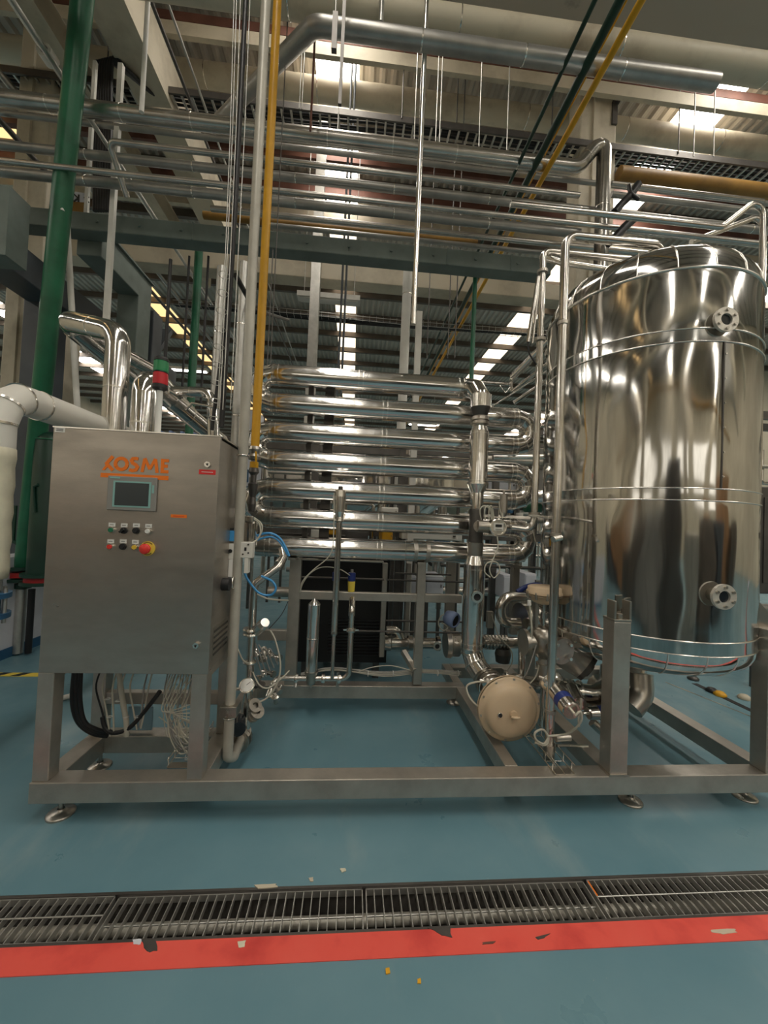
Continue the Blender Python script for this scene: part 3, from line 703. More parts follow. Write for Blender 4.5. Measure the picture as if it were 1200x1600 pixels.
# ================================================================== HOLDING TUBE (serpentine) and its riser
YS = 3.08; HR = .083
def zs_(y): return W(565, y, YS).z
ys = [595.5, 641, 682.5, 726.5, 770.5, 814, 858]
ZS = [zs_(y) for y in ys]; pitch = (ZS[0]-ZS[6])/6; ZS = [ZS[0]-pitch*i for i in range(7)]
XL = W(421, 700, YS).x; XR = W(806, 700, YS).x
ht = thing('holding_tube', 'seven-run serpentine of polished insulated pipe standing over the rear frame', 'piping', ((XL+XR)/2, YS, ZS[-1]-HR))
xr1 = W(725, 600, YS).x
def jrun(x0, x1, z, name='straight_run'):
    o = MB().lathe((x0, YS, z), (1, 0, 0), [(0, HR), ((x1-x0)/2, HR), (x1-x0, HR)], 28).build(name, 'clad', ht)
    for x in (x0+.012, x0+.05, x0+(x1-x0)*.44, x0+(x1-x0)*.44+.035, x1-.05, x1-.012):
        mb = MB(); band(mb, (x, YS, z), (1, 0, 0), HR, .008, 28, .003); mb.build('joint_band', 'bead', o)
    return o
for i in range(7):
    jrun(XL, XR if i else xr1, ZS[i])
def ubend(xc, side, za, zb, label=None):
    zc = (za+zb)/2; R = abs(za-zb)/2; n = 6; P = []
    for k in range(n+1): t = PI/2-PI*k/n; P.append(V((xc+side*R*math.cos(t), YS, zc+R*math.sin(t))))
    o = MB().tube([P[0]-V((side*.001, 0, 0))]+P+[P[-1]-V((side*.001, 0, 0))], HR-.003, 24, flat=True, caps=False).build('return_bend', 'clad', ht)
    for k in range(1, n):
        t = PI/2-PI*k/n; mb = MB(); band(mb, P[k], (side*math.sin(t), 0, -math.cos(t)), HR-.002, .006, 24, .0035); mb.build('gore_band', 'bead', o)
for a, b in ((0, 1), (2, 3), (4, 5)): ubend(XL, -1, ZS[a], ZS[b])
for a, b in ((1, 2), (3, 4), (5, 6)): ubend(XR, 1, ZS[a], ZS[b])
# seventh run's outlet: reducer and stub at the left, a clamp at the joint
z = ZS[6]
MB().lathe((XL, YS, z), (-1, 0, 0), [(0, HR), (.05, HR*.98), (.12, HR*.80), (.30, HR*.78), (.31, HR*.95), (.36, HR*.95)], 24).build('outlet_reducer', 'clad', ht)
xj = W(651, 860, YS).x
o = MB().lathe((xj-.10, YS, z), (1, 0, 0), [(0, HR+.001), (0, HR*1.02), (.02, HR*.9), (.07, HR*.9), (.07, HR*1.05), (.10, HR*1.05), (.10, HR*.9), (.16, HR*.9), (.17, HR*1.04), (.2, HR*1.04), (.2, HR)], 28).build('union_joint', 'satin', ht)
for x in (W(458, 880, 3.1).x, W(656, 880, 3.1).x, W(805, 880, 3.1).x):
    for zz in ZS[6:]:
        MB().box((x-.03, YS-.05, zz-HR-.02), (x+.03, YS+.16, zz-HR)).build('saddle', 'satin', ht)
MB().box((W(478,700,3.2).x, 3.2, ZS[6]), (W(486,700,3.2).x, 3.24, ZS[0]+.05)).box((W(505,700,3.24).x, 3.2, ZS[6]-.1), (W(520,700,3.24).x, 3.25, ZS[0]+.02)).build('back_support', 'dark_steel', ht)

# riser
YR = 2.86
pr = W(741, 900, YR); RX = pr.x
def rz(y): return W(742, y, YR).z
def rr(px): return px/2*YR/600*1.02
rs_ = thing('riser_pipe', 'upright stepped steel pipe with cones and cladding in front of the coil', 'piping', (RX, YR, rz(1030)))
e0 = V((xr1, YS, ZS[0])); e1 = V((RX-.06, YS-.05, ZS[0])); e2 = V((RX, YR, ZS[0]-.06))
MB().tube([e0, e0+V((.05, 0, 0)), V((RX-.045, YS-.03, ZS[0]-.004)), V((RX-.01, YR+.09, ZS[0]-.05)), V((RX, YR+.015, ZS[0]-.13)), V((RX, YR, rz(638)))], rr(31)/1.0, 24, flat=True, caps=False).build('gored_elbow', 'clad', rs_)
def sec(prof, m, name, n=28):
    p0 = rz(prof[0][0]); return MB().lathe((RX, YR, p0), (0, 0, -1), [(p0-rz(y), rr(w)) for y, w in prof], n).build(name, m, rs_)
sec([(617, 30), (617, 32), (637, 32), (637, 30)], 'bead', 'collar')
sec([(636, 32), (651, 21), (652, 20)], 'dark_steel', 'black_cone')
sec([(650, 23), (652, 27), (657, 28), (657, 22), (659, 22), (659, 28), (663, 28), (664, 20)], 'satin', 'clamp_flange')
sec([(662, 19), (674, 28)], 'bead', 'upper_cone'); sec([(674, 28), (674, 29), (700, 29), (755, 29), (755, 28)], 'clad', 'cladding_sleeve')
sec([(754, 28), (754, 33), (757, 33), (771, 19)], 'bead', 'drip_cone')
sec([(770, 19.5), (796, 19.5)], 'clad', 'neck'); sec([(795, 21), (797, 22), (846, 22), (848, 21)], 'dark_steel', 'bare_pipe')
sec([(847, 21), (848, 25), (868, 22.5)], 'satin', 'funnel'); sec([(867, 21), (869, 22), (881, 30), (883, 31)], 'bead', 'lower_cone')
sec([(882, 31), (882, 33), (950, 33), (1012, 33)], 'clad', 'long_sleeve')
mb = MB()
for y in (678, 751, 889, 1004): mb = MB(); band(mb, (RX, YR, rz(y)), (0, 0, 1), rr(29 if y < 800 else 33), .006, 28, .003); mb.build('joint_band', 'bead', rs_)
# sight port on sleeve, flow transmitter
p = W(742.5, 931, YR-.08)
o = MB().lathe((p.x, YR-.05, p.z), (0, -1, 0), [(0, .022), (.06, .022), (.06, .043), (.078, .043), (.078, .026), (.03, .024)], 24).build('sample_port', 'bead', rs_)
MB().cyl((p.x, YR-.11, p.z), (p.x, YR-.112, p.z), .026, n=18).build('port_opening', 'black', o)
# lower gored elbow towards the control valve
za = rz(1010)
MB().tube([(RX, YR, za), (RX+.005, YR, za-.05), (RX+.02, YR-.05, za-.12), (RX+.05, YR-.13, za-.165)], rr(32), 22, flat=True, caps=True).build('gored_elbow', 'clad', rs_)
mb = MB()
for (q, d) in (((RX+.005, YR, za-.05), (0, 0, 1)), ((RX+.02, YR-.05, za-.12), (-.2, .6, .6)), ((RX+.001, YR, za-.005), (0, 0, 1))): mb = MB(); band(mb, q, d, rr(33), .008, 22, .004); mb.build('gore_band', 'bead', rs_)

ft = thing('flow_transmitter', 'round flow transmitter with small display beside the riser pipe', 'instrument', tuple(W(775, 823, 2.7)))
p = W(776, 824, 2.66); q = W(745, 822, 2.74)
MB().cyl((q.x-.0, 2.73, q.z), (p.x-.02, 2.73, p.z), .044, n=22).build('housing', 'satin', ft)
MB().lathe((p.x+.01, 2.735, p.z), (0, -1, 0), [(0, 0), (0, .064), (.085, .064), (.09, .058), (.09, .05), (.082, .048), (.082, 0)], 26).build('display_head', 'bead', ft)
p = p+V((.01, 0, 0)); MB().cbox((p.x, 2.651, p.z+.004), .070, .004, .056).build('display_plate', 'offwhite', ft)
MB().cbox((p.x, 2.648, p.z+.012), .046, .003, .018).build('display', 'black', ft)
MB().cbox((p.x, 2.648, p.z-.014), .046, .003, .006).build('keys', 'bezel', ft)
MB().cyl((RX+.03, 2.80, q.z), (q.x+.015, 2.73, q.z), .034, .044, n=18).build('hub', 'satin', ft)
p3 = W(790, 790, 2.7); mb = MB().lathe((p3.x, 2.74, p3.z+.08), (0, 0, -1), [(0, 0), (0, .028), (.13, .028), (.16, .018), (.16, 0)], 18); mb.cyl((p3.x, 2.74, p3.z+.08), (p3.x, 2.74, p3.z+.115), .008)
mb.build('antenna_probe', 'satin', ft)
for k in range(3): cable([W(752+6*k, 812, 2.66), W(750+7*k, 797, 2.65), W(757+5*k, 790, 2.65), W(766+2*k, 797, 2.66), W(768+2*k, 812, 2.67)], .0045, 'cable', ft, 'cable_loop')
cable([W(785, 810, 2.66), W(781, 795, 2.65), W(780, 783, 2.65)], .004, 'cable', ft, 'cable_loop')
cable([W(777, 838, 2.62), W(778, 855, 2.62), W(772, 870, 2.62), W(765, 890, 2.62), W(772, 903, 2.62), W(781, 890, 2.62), W(775, 878, 2.62), W(761, 880, 2.62), W(757, 893, 2.62), W(766, 902, 2.62)], .0045, 'cable', ft, 'hanging_cable')

# steam valve with round beige actuator
ca = W(800, 1113, 2.3)
cv = thing('control_valve', 'round beige diaphragm actuator valve facing out below the riser pipe', 'valve', (ca.x, 2.4, ca.z))
AR = 50.5*depth(ca)/600
MB().slathe((ca.x, 2.36, ca.z), (0, -1, 0), [(-.02, .02), (-.015, AR*.55), (0, AR*.95), (.012, AR), (.022, AR), (.024, AR*.95), (.034, AR*.86), (.045, AR*.83), (.06, AR*.80), (.072, AR*.72), (.080, AR*.55), (.083, AR*.3), (.084, 0)], 48).build('actuator_disc', 'beige', cv)
MB().slathe((ca.x, 2.36, ca.z), (0, 1, 0), [(0, AR*.99), (.012, AR), (.03, AR*.86), (.07, AR*.75), (.085, .02)], 40).build('actuator_back', 'beige', cv)
for k in range(10):
    t = 2*PI*k/10+.2; c = V((ca.x+AR*.935*math.cos(t), 2.34, ca.z+AR*.935*math.sin(t))); MB().cyl(c, c+V((0, -.008, 0)), .008, n=6).build('rim_bolt', 'satin', cv)
e = W(809, 1126, 2.27); MB().cyl((ca.x, 2.28, ca.z), (ca.x, 2.262, ca.z), .022, n=16).torus((ca.x, 2.245, ca.z-.005), (0, .35, 1), .020, .0065, 20, 8).build('lifting_eye', 'beige', cv)
MB().cyl((ca.x-.085, 2.29, ca.z-.005), (ca.x-.085, 2.268, ca.z-.005), .012, n=12).build('vent_plug', 'black', cv)
MB().torus((ca.x-.085, 2.274, ca.z-.005), (0, 1, 0), .013, .003, 14, 6).build('vent_ring', 'bead', cv)
# yoke and valve body running back to the riser's elbow
vb = V((RX+.075, YR-.16, za-.19))
mb = MB(); d_ = V((ca.x, 2.44, ca.z))-vb
mb.cyl((ca.x, 2.44, ca.z), vb, .03, n=14)
mb.build('stem_yoke', 'satin', cv)
mb = MB(); dn = d_.normalized()
for t, r, w in ((-.04, .082, .05), (.02, .098, .018), (.045, .098, .018), (.06, .070, .07), (.14, .088, .014), (.165, .088, .014), (.18, .055, .08)): mb.cyl(vb+dn*t, vb+dn*(t+w), r, n=22)
mb.build('valve_body', 'satin', cv)
for k in range(3): MB().torus(vb+dn*(.03+.055*k), dn, .092, .007, 24, 6).build('clamp_ring', 'bead', cv)
p = W(757, 1068, 2.5); MB().cyl(p, p+V((.01, -.04, .03)), .02, n=10).cyl(p+V((-.03, 0, .02)), p+V((.03, -.02, .02)), .012, n=10).build('pilot_fitting', 'bead', cv)
cable([W(760, 1065, 2.45), W(742, 1066, 2.4), W(729, 1073, 2.4), W(735, 1092, 2.38), W(752, 1108, 2.36)], .006, 'cable', cv, 'cable')

# level probe hanging before the coil
p = W(531, 790, 2.95)
lp = thing('level_probe', 'steel probe head on a thin tall pipe in front of the coil', 'instrument', (p.x, 2.95, .25))
zt_ = W(534, 766, 2.95).z; zm = W(532, 808, 2.95).z; z3 = W(528, 990, 2.95).z; z4 = W(520, 1062, 2.95).z
MB().lathe((p.x, 2.95, zt_), (0, 0, -1), [(0, 0), (0, .04), (.05, .044), (zt_-zm-.04, .040), (zt_-zm, .028), (zt_-zm, 0)], 20).build('probe_head', 'bead', lp)
MB().cyl((p.x, 2.95, zt_), (p.x, 2.95, zt_+.03), .018, n=10).build('gland', 'dark_steel', lp)
mb = MB(); mb.lathe((p.x, 2.95, zm), (0, 0, -1), [(0, .03), (.03, .036), (.04, .02), (.25, .022), (zm-z3-.02, .024), (zm-z3, .026), (zm-z3+.02, .015), (zm-z4, .013)], 18); mb.build('probe_pipe', 'pipe', lp)
MB().cbox((W(522,776,2.94).x, 2.92, W(525,778,2.95).z), .014, .01, .03).build('tag_plate', 'labelwhite', lp)
cable([W(522, 770, 2.9), W(521, 840, 2.9), W(515, 868, 2.9), W(490, 890, 2.9), W(473, 908, 2.9), W(468, 925, 2.95)], .004, 'cable', lp, 'cable')

# steam filter on its horizontal line
hf = thing('filter_line', 'upright steel filter cartridge on a horizontal clamped pipe above the rear beam', 'piping', tuple(W(487, 1062, 3.0)))
YFL = 2.98
p = W(486, 1060, YFL); zt_ = W(488, 943, YFL).z; zl = W(486, 1050, YFL).z
MB().lathe((p.x, YFL, zt_+.045), (0, 0, -1), [(0, 0), (.008, .008), (.045, .044), (.05, .047), (.30, .047), (.305, .049), (.31, .047), (zt_-zl+.04, .044), (zt_-zl+.045, 0)], 24).build('filter_housing', 'clad', hf)
MB().lathe((p.x, YFL, zl+.01), (0, 0, -1), [(0, 0), (0, .05), (.02, .05), (.03, .042), (.08, .04), (.10, .028), (.11, .008), (.13, .006), (.13, 0)], 18).build('filter_base', 'satin', hf)
ax = W(430, 1062, YFL).x; bx = W(545, 1062, YFL).x; zc = W(500, 1060, YFL).z
MB().tube([(ax-.03, YFL-.1, zc-.10), (ax, YFL, zc), (bx, YFL, zc), (bx, YFL, W(548, 958, YFL).z)], .021, 14, bend=.06, seg=6).build('line_pipe', 'pipe', hf)
for px in (463, 505, 530):
    x = W(px, 1060, YFL).x; MB().lathe((x-.012, YFL, zc), (1, 0, 0), [(0, .02), (0, .033), (.01, .036), (.024, .033), (.024, .02)], 20).build('clamp_union', 'bead', hf)
x = W(463, 1062, YFL).x; MB().cyl((x, YFL, zc-.03), (x, YFL-.02, zc-.06), .01, n=6).cyl((x, YFL-.01, zc-.055), (x-.03, YFL-.01, zc-.055), .005, n=6).build('wing_nut', 'galv', hf)
zc2 = W(548, 984, YFL).z; MB().lathe((bx, YFL, zc2-.015), (0, 0, 1), [(0, .02), (0, .034), (.012, .037), (.03, .034), (.03, .02)], 20).box((bx-.06, YFL-.008, zc2-.006), (bx+.06, YFL+.008, zc2+.006)).build('clamp_union', 'bead', hf)
zq = W(548, 962, YFL).z; MB().tube([(bx, YFL, zq), (bx, YFL, zq+.05), (bx, YFL+.12, zq+.10)], .026, 12, bend=.05).build('elbow', 'pipe', hf)
x = W(527, 1080, 3.11).x; MB().box((x-.012, 3.10, W(527,1085,3.1).z), (x+.012, 3.128, zc)).build('support_clip', 'satin', hf)
# rising beige filter bottles on the rail
for px, nm in ((524, 'grey'), (548.5, 'blue')):
    p = W(px, 926, 3.16); t = thing('air_filter_bowl', 'small air filter bowl on the rail %s' % ('with a blue and yellow label' if nm == 'blue' else 'behind the probe pipe'), 'filter', (p.x, 3.17, p.z))
    MB().lathe((p.x, 3.17, W(548, 925, 3.17).z+.004), (0, 0, 1), [(0, 0), (0, .026), (.06, .03), (.15, .03), (.155, .026), (.155, 0)], 16).build('bowl', 'glass' if nm == 'grey' else 'estop_y', t)
    MB().lathe((p.x, 3.17, W(548, 925, 3.17).z+.09), (0, 0, 1), [(0, .031), (.065, .031), (.07, .025), (.07, 0)], 16).build('head', 'dkblue', t)
    MB().cyl((p.x, 3.17, W(548, 925, 3.17).z+.155), (p.x, 3.17, W(548, 925, 3.17).z+.185), .012, n=10).build('knob', 'cablegrey', t)
cable([W(548, 900, 3.15), W(530, 889, 3.1), W(505, 886, 3.1), W(487, 894, 3.1), W(474, 910, 3.12), W(469, 925, 3.14)], .004, 'cable', hf, 'air_hose')
# cable run on the rear beam
for k in range(6):
    wc([(470, 1052+k), (520, 1044-1.5*(k % 3)+k), (600, 1050+k*1.3), (660, 1046+k), (720, 1050+k)], .0055, 'cable' if k % 2 else 'cablegrey', sk, 3.2, 'loom_cable')
for px in (575, 614, 643, 684, 716): MB().torus(W(px, 1052, 3.19), (1, 0, 0), .022, .003, 12, 4).build('loom_tie', 'labelwhite', sk)
wc([(560, 1050), (580, 1043), (610, 1040), (640, 1047), (650, 1050)], .004, 'cable', sk, 3.17, 'loom_cable')

# ================================================================== PUMP GROUP behind the rail
pg = thing('centrifugal_pump', 'steel pump with ribbed inlet pipes and blue motor cap behind the rear frame', 'pump', tuple(W(665, 1010, 3.45)))
YP = 3.45
a = W(601, 1004, YP); b = W(716, 1004, YP); rp_ = .06
mb = MB(); mb.lathe((a.x, YP, a.z), (1, 0, 0), [(0, 0), (0, rp_*1.05), (.03, rp_*1.2), (.05, rp_*1.2), (.06, rp_), (.2, rp_*.85), (.21, rp_*1.1), (.25, rp_*1.1), (.26, rp_*.8), (.46, rp_*.8), (.47, rp_*1.1), (.50, rp_*1.1), (.50, 0)], 22)
mb.build('inlet_pipe', 'pipe', pg)
MB().lathe((b.x-.12, YP, a.z), (1, 0, 0), [(0, 0), (0, .12), (.04, .125), (.05, .11), (.12, .11), (.16, .06), (.16, 0)], 26).build('casing', 'satin', pg)
MB().tube([W(604, 984, YP), W(620, 984, YP), W(628, 1000, YP)], .035, 14, bend=.06).build('branch_elbow', 'pipe', pg)
p = W(682, 1008, YP-.08); o = MB().lathe((p.x, YP-.03, p.z), (0, -1, 0), [(0, .02), (.07, .02), (.07, .036), (.085, .036), (.085, .02)], 22).build('sample_port', 'bead', pg)
MB().cyl((p.x, YP-.11, p.z), (p.x, YP-.112, p.z), .021, n=16).build('port_opening', 'black', o)
p = W(709, 968, 3.3); MB().slathe((p.x-.06, 3.34, p.z+.02), (.5, -.6, -.15), [(0, 0), (.01, .055), (.06, .068), (.10, .068), (.115, .055), (.10, .05)], 24).build('blue_motor_cap', 'farblue', pg)
MB().cyl((p.x-.01, 3.275, p.z+.003), (p.x+.0, 3.262, p.z+.001), .05, n=20).build('motor_face', 'black', pg)
cable([W(704, 958, 3.3), W(690, 962, 3.3), W(685, 975, 3.3), W(692, 985, 3.3), W(700, 980, 3.3), W(690, 973, 3.3)], .005, 'cable', pg, 'cable')
# pipe right of the riser with ribs (bellows) and small fittings
a = W(755, 1003, 3.3); b = W(815, 1003, 3.3)
hp = thing('ribbed_coupling', 'ribbed steel pipe coupling between riser pipe and diaphragm valve', 'piping', (a.x, 3.3, a.z))
prof = [(0, .05)]
L_ = b.x-a.x
for k in range(7): t = L_*(.04+k*.085); prof += [(t, .05), (t, .064), (t+.015, .064), (t+.015, .05)]
prof += [(L_, .05)]
MB().lathe((a.x, 3.3, a.z), (1, 0, 0), prof, 22).build('bellows_pipe', 'pipe', hp)
MB().lathe((W(790, 1004, 3.25).x, 3.3, a.z-.05), (0, 0, -1), [(0, 0), (0, .06), (.05, .07), (.12, .06), (.14, 0)], 18).build('base_casting', 'dark_steel', hp)
q = W(765, 968, 3.25); MB().cbox((q.x, 3.25, q.z), .05, .04, .14).build('terminal_box', 'satin', hp)
cable([W(768, 960, 3.2), W(773, 975, 3.2), W(780, 995, 3.2), W(798, 1015, 3.2), W(800, 1035, 3.2), W(790, 1050, 3.2)], .0045, 'cable', hp, 'cable')

# ================================================================== PIPES, VALVES AROUND THE TANK
def pthing(name, label, pts, r, m, cat='pipe', bend=None, n=16, seg=6, group=None, bands=0, bm_='bead', part='tube'):
    P = [V(p) for p in pts]; t = thing(name, label, cat, min(P, key=lambda q: q.z), group)
    o = MB().tube(P, r, n, bend=bend, seg=seg).build(part, m, t)
    if bands:
        mb = MB()
        for i in range(len(P)-1):
            L = (P[i+1]-P[i]).length; d = (P[i+1]-P[i])/L; k = max(1, int(L/bands))
            for j in range(1, k+1):
                s_ = L*j/(k+1); q = P[i]+d*s_
                band(mb, q, d, r, .01, n, .0025)
        mb.build('joint_bands', bm_, o, kind='stuff')
    return t
# tall pipe B: cleaning pipe arching over to the tank top
YB_ = 2.2; p = W(873, 700, YB_); xB = p.x; zTop = W(884, 368, YB_).z; zBot = W(862, 1162, YB_).z
rB = 6.6*depth(p)/600
pB = pthing('cleaning_pipe', 'tall bright steel pipe arching over onto the tank top', [(xB, YB_, zBot), (xB, YB_, zTop), (W(1036, 378, YB_).x, YB_, zTop), (W(1036, 378, YB_).x+.02, YB_+.12, zTop-.13), (W(1036, 378, YB_).x+.1, YB_+.3, 3.15)], rB, 'pipe', bend=.07)
for zz in (zBot+.18, zTop-.55, 1.5): MB().lathe((xB, YB_, zz), (0, 0, 1), [(0, rB), (0, rB+.006), (.02, rB+.006), (.02, rB)], 16).build('pipe_collar', 'satin', pB)
q = W(864, 1168, YB_); MB().cyl((xB, YB_, zBot-.0), (xB, YB_, zBot-.09), .032, n=16).build('foot_socket', 'satin', pB)
a = W(870, 1165, YB_); b = W(918, 1166, YB_+.05); MB().tube([a, b], .009, 10).build('foot_handle', 'bead', pB)
MB().cyl(W(876, 840, YB_-.02), W(864, 843, YB_-.04), .018, n=14).build('side_nipple', 'bead', pB)
# tall pipe A
YA_ = 2.62; p = W(840, 650, YA_); xA = p.x; zT = W(849, 392, YA_).z; zB_ = W(832, 828, YA_).z
rA = 5.2*depth(p)/600
pA = pthing('branch_pipe', 'slim steel pipe rising from the flow transmitter and turning toward the tank', [W(800, 824, 2.66), (xA-.02, 2.62, zB_), (xA, YA_, zB_+.08), (xA, YA_, zT), (W(1010, 402, YA_).x, YA_, zT)], rA, 'pipe', bend=.05)
for px, py in ((846, 427), (842, 533), (836, 805)):
    z = W(px, py, YA_).z; MB().lathe((xA, YA_, z), (0, 0, 1), [(0, rA), (0, rA+.014), (.02, rA+.014), (.02, rA)], 14).build('clamp', 'satin', pA)
z = W(836, 806, YA_).z; MB().tube([(xA-.05, YA_-.03, z), (xB, YB_+.02, z-.02)], .009, 8).build('tie_clamp', 'bead', pA)
MB().tube([W(841, 433, 2.6), W(825, 535, 2.6)], .014, 10).build('stay_rod', 'pipe', pA)
MB().tube([W(843, 437, 2.62), W(832, 537, 2.62)], .009, 10).build('stay_rod', 'pipe', pA)
cable([W(825, 535, 2.6), W(827, 552, 2.6), W(838, 570, 2.6)], .006, 'black', pA, 'cable')
pthing('tank_feed_pipe', 'second slim pipe running to the tank head below the arching pipe', [(xA, YA_, W(849, 402, YA_).z), W(880, 411, 2.75), W(965, 424, 2.9)], .022, 'pipe')
pthing('rear_riser', 'polished lagged pipe standing behind the twin tall pipes', [W(866, 790, 2.9), W(868, 540, 2.9), W(862, 528, 2.9), W(800, 590, 3.2)], .03, 'pipe', bend=.05)
# valves on the oblique pipes near (870,545)
t = thing('check_valve', 'short bulbous steel check valve on the slanted pipe behind the tall pipes', 'valve', tuple(W(866, 545, 2.85)))
MB().lathe(W(856, 558, 2.85), W(875, 535, 2.85)-W(856, 558, 2.85), [(0, .02), (.02, .045), (.05, .05), (.08, .035), (.1, .05), (.13, .045), (.15, .02)], 16).build('body', 'satin', t)
for i, (a, b) in enumerate((((800, 612, 3.3), (872, 556, 3.0)), ((803, 630, 3.2), (850, 597, 3.1)), ((745, 597, 3.4), (800, 601, 3.4)), ((762, 640, 3.4), (870, 570, 3.0)))):
    pthing('slanted_pipe', ['upper slanted thin pipe behind the riser', 'lower slanted thin pipe behind the riser', 'short level pipe behind the riser elbow', 'long thin rod slanting up behind the U bends'][i], [W(*a), W(*b)], .018 if i < 3 else .008, 'pipe')
t = thing('drain_cock', 'small fitting with hooked rod on the slanted pipe by the riser', 'fitting', tuple(W(790, 600, 3.35)))
MB().cyl(W(799, 612, 3.3), W(799, 596, 3.3), .012, n=10).sphere(W(799, 594, 3.3), .02, 10).build('cock', 'satin', t)
MB().tube([W(781, 602, 3.35), W(790, 614, 3.3), W(797, 606, 3.3)], .006, 6).build('hook_rod', 'bead', t)
# diaphragm valve with beige cap
p = W(851, 924, 2.5); dv = thing('diaphragm_valve', 'beige capped diaphragm valve standing between riser pipe and tank', 'valve', (p.x, 2.5, W(851, 1030, 2.5).z))
cr = 27*depth(p)/600
zc = p.z
MB().slathe((p.x, 2.5, zc+.035), (0, 0, -1), [(0, 0), (.0, cr*.85), (.006, cr*.93), (.028, cr*.94), (.034, cr), (.05, cr)], 32).build('top_cap', 'beige', dv)
MB().slathe((p.x, 2.5, zc-.02), (0, 0, -1), [(0, cr*.98), (.008, cr*.96), (.014, cr*.78), (.045, cr*.7), (.06, cr*.5), (.065, 0)], 32).build('lower_cap', 'beige', dv)
for k in range(10):
    th = 2*PI*k/10; MB().cyl((p.x+cr*.95*math.cos(th), 2.5+cr*.95*math.sin(th), zc-.045), (p.x+cr*.95*math.cos(th), 2.5+cr*.95*math.sin(th), zc+.0), .008, n=6).build('cap_bolt', 'satin', dv)
for sx in (-.055, .055): MB().bar((p.x+sx*1.1, 2.5, zc-.06), (p.x+sx, 2.5, zc-.24), .02, .035).build('yoke_arm', 'satin', dv)
MB().cyl((p.x, 2.5, zc-.07), (p.x, 2.5, zc-.26), .012, n=10).cyl((p.x, 2.5, zc-.14), (p.x, 2.5, zc-.18), .022, n=12).build('stem', 'pipe', dv)
pb_ = V((p.x+.01, 2.5, zc-.34))
MB().slathe(pb_+V((0, 0, .1)), (0, 0, -1), [(0, 0), (0, .07), (.02, .075), (.03, .085), (.07, .09), (.14, .08), (.2, .05), (.21, 0)], 24).build('body', 'satin', dv)
MB().cyl(pb_+V((-.05, 0, 0)), pb_+V((-.14, 0, 0)), .05, n=20).cyl(pb_+V((-.125, 0, 0)), pb_+V((-.15, 0, 0)), .085, n=24).build('side_flange', 'satin', dv)
f = MB().cyl(pb_+V((.03, -.06, -.0)), pb_+V((.05, -.14, -.01)), .065, n=22).cyl(pb_+V((.045, -.12, -.01)), pb_+V((.05, -.145, -.012)), .085, n=24).build('front_flange', 'satin', dv)
for k in range(4):
    th = PI/4+k*PI/2; c = pb_+V((.05+.062*math.cos(th), -.146, -.012+.062*math.sin(th))); MB().cyl(c, c+V((.002, -.015, 0)), .011, n=6).build('flange_bolt', 'bead', f)
cable([W(827, 942, 2.42), W(829, 960, 2.42), W(831, 985, 2.42), W(830, 1000, 2.45)], .006, 'cable', dv, 'air_hose')
MB().cyl(W(827, 946, 2.42), W(827, 938, 2.42), .012, n=10).build('hose_gland', 'labelwhite', dv)
cable([W(838, 1008, 2.42), W(826, 1045, 2.42), W(816, 1063, 2.45)], .004, 'cablegrey', dv, 'cable'); cable([W(842, 1040, 2.45), W(838, 1056, 2.45), W(828, 1068, 2.45)], .004, 'cable', dv, 'cable')
q1 = pb_+V((0, 0, -.08)); MB().cyl(q1, q1+V((-.0, 0, -.17)), .035, n=18).cyl(q1+V((0, 0, -.06)), q1+V((0, 0, -.085)), .05, n=18).cyl((q1.x-.03, 2.5, q1.z-.16), (q1.x+.07, 2.45, q1.z-.16), .03, n=14).build('outlet', 'satin', dv)
zl_ = W(850, 1056, 2.45).z; MB().tube([(q1.x, 2.5, q1.z-.16), (q1.x, 2.5, .22)], .016, 10).build('drain_leg', 'pipe', dv)
t = pthing('u_bend_pipe', 'olive tinted U-shaped pipe behind the beige capped valve', [W(838, 932, 2.9), W(782, 932, 2.9), W(782, 973, 2.9), W(812, 974, 2.9)], 8.3*2.95/600, 'pipe', bend=.12, seg=8)
t = thing('sight_disc', 'round flat steel flange edge behind the U-shaped pipe', 'flange', tuple(W(812, 963, 2.95)))
a = W(812, 965, 2.95); MB().cyl(a, a+V((.05, .01, 0)), .115, n=30).cyl(a+V((.05, .01, 0)), a+V((.07, .01, 0)), .125, n=30).build('disc', 'bead', t)
pthing('stub_pipe', 'short upright steel pipe standing left of the diaphragm valve', [W(815, 1055, 2.75), W(816, 990, 2.75)], .026, 'pipe')
cable([W(808, 925, 2.9), W(822, 917, 2.9), W(840, 914, 2.85), W(862, 921, 2.8)], .02, 'dkblue', dv, 'blue_hose')
# line from control valve running right under the tank
dl = thing('discharge_line', 'steel pipe with clamps and elbow sweeping up beneath the tank', 'piping', tuple(W(900, 1083, 2.55)))
P = [W(772, 1068, 2.72), W(800, 1064, 2.7), W(878, 1076, 2.62), W(925, 1083, 2.58), W(950, 1072, 2.62), W(951, 1040, 2.66)]
MB().tube(P, .055, 20, bend=.10, seg=8).build('tube', 'pipe', dl)
for i, (px, py) in enumerate(((884, 1077), (893, 1078), (905, 1080), (790, 1064))):
    q = W(px, py, 2.61 if i < 3 else 2.71); MB().lathe(q, P[3]-P[2], [(-.008, .055), (-.008, .072), (.008, .072), (.008, .055)], 22).build('clamp', 'bead', dl)
op = thing('outlet_pipe', 'wide steel outlet elbow curving beneath the tank behind the front leg', 'piping', tuple(W(1000, 1110, 2.5)))
MB().tube([(2.0, 2.56, .74), (2.0, 2.56, .62), (1.93, 2.5, .50), W(962, 1098, 2.5), W(935, 1070, 2.72)], .085, 22, bend=.13, seg=8).build('tube', 'pipe', op)
MB().tube([W(1000, 1052, 2.45), W(1002, 1085, 2.42), W(985, 1106, 2.4)], .075, 22, bend=.12, seg=6).build('elbow', 'satin', op)
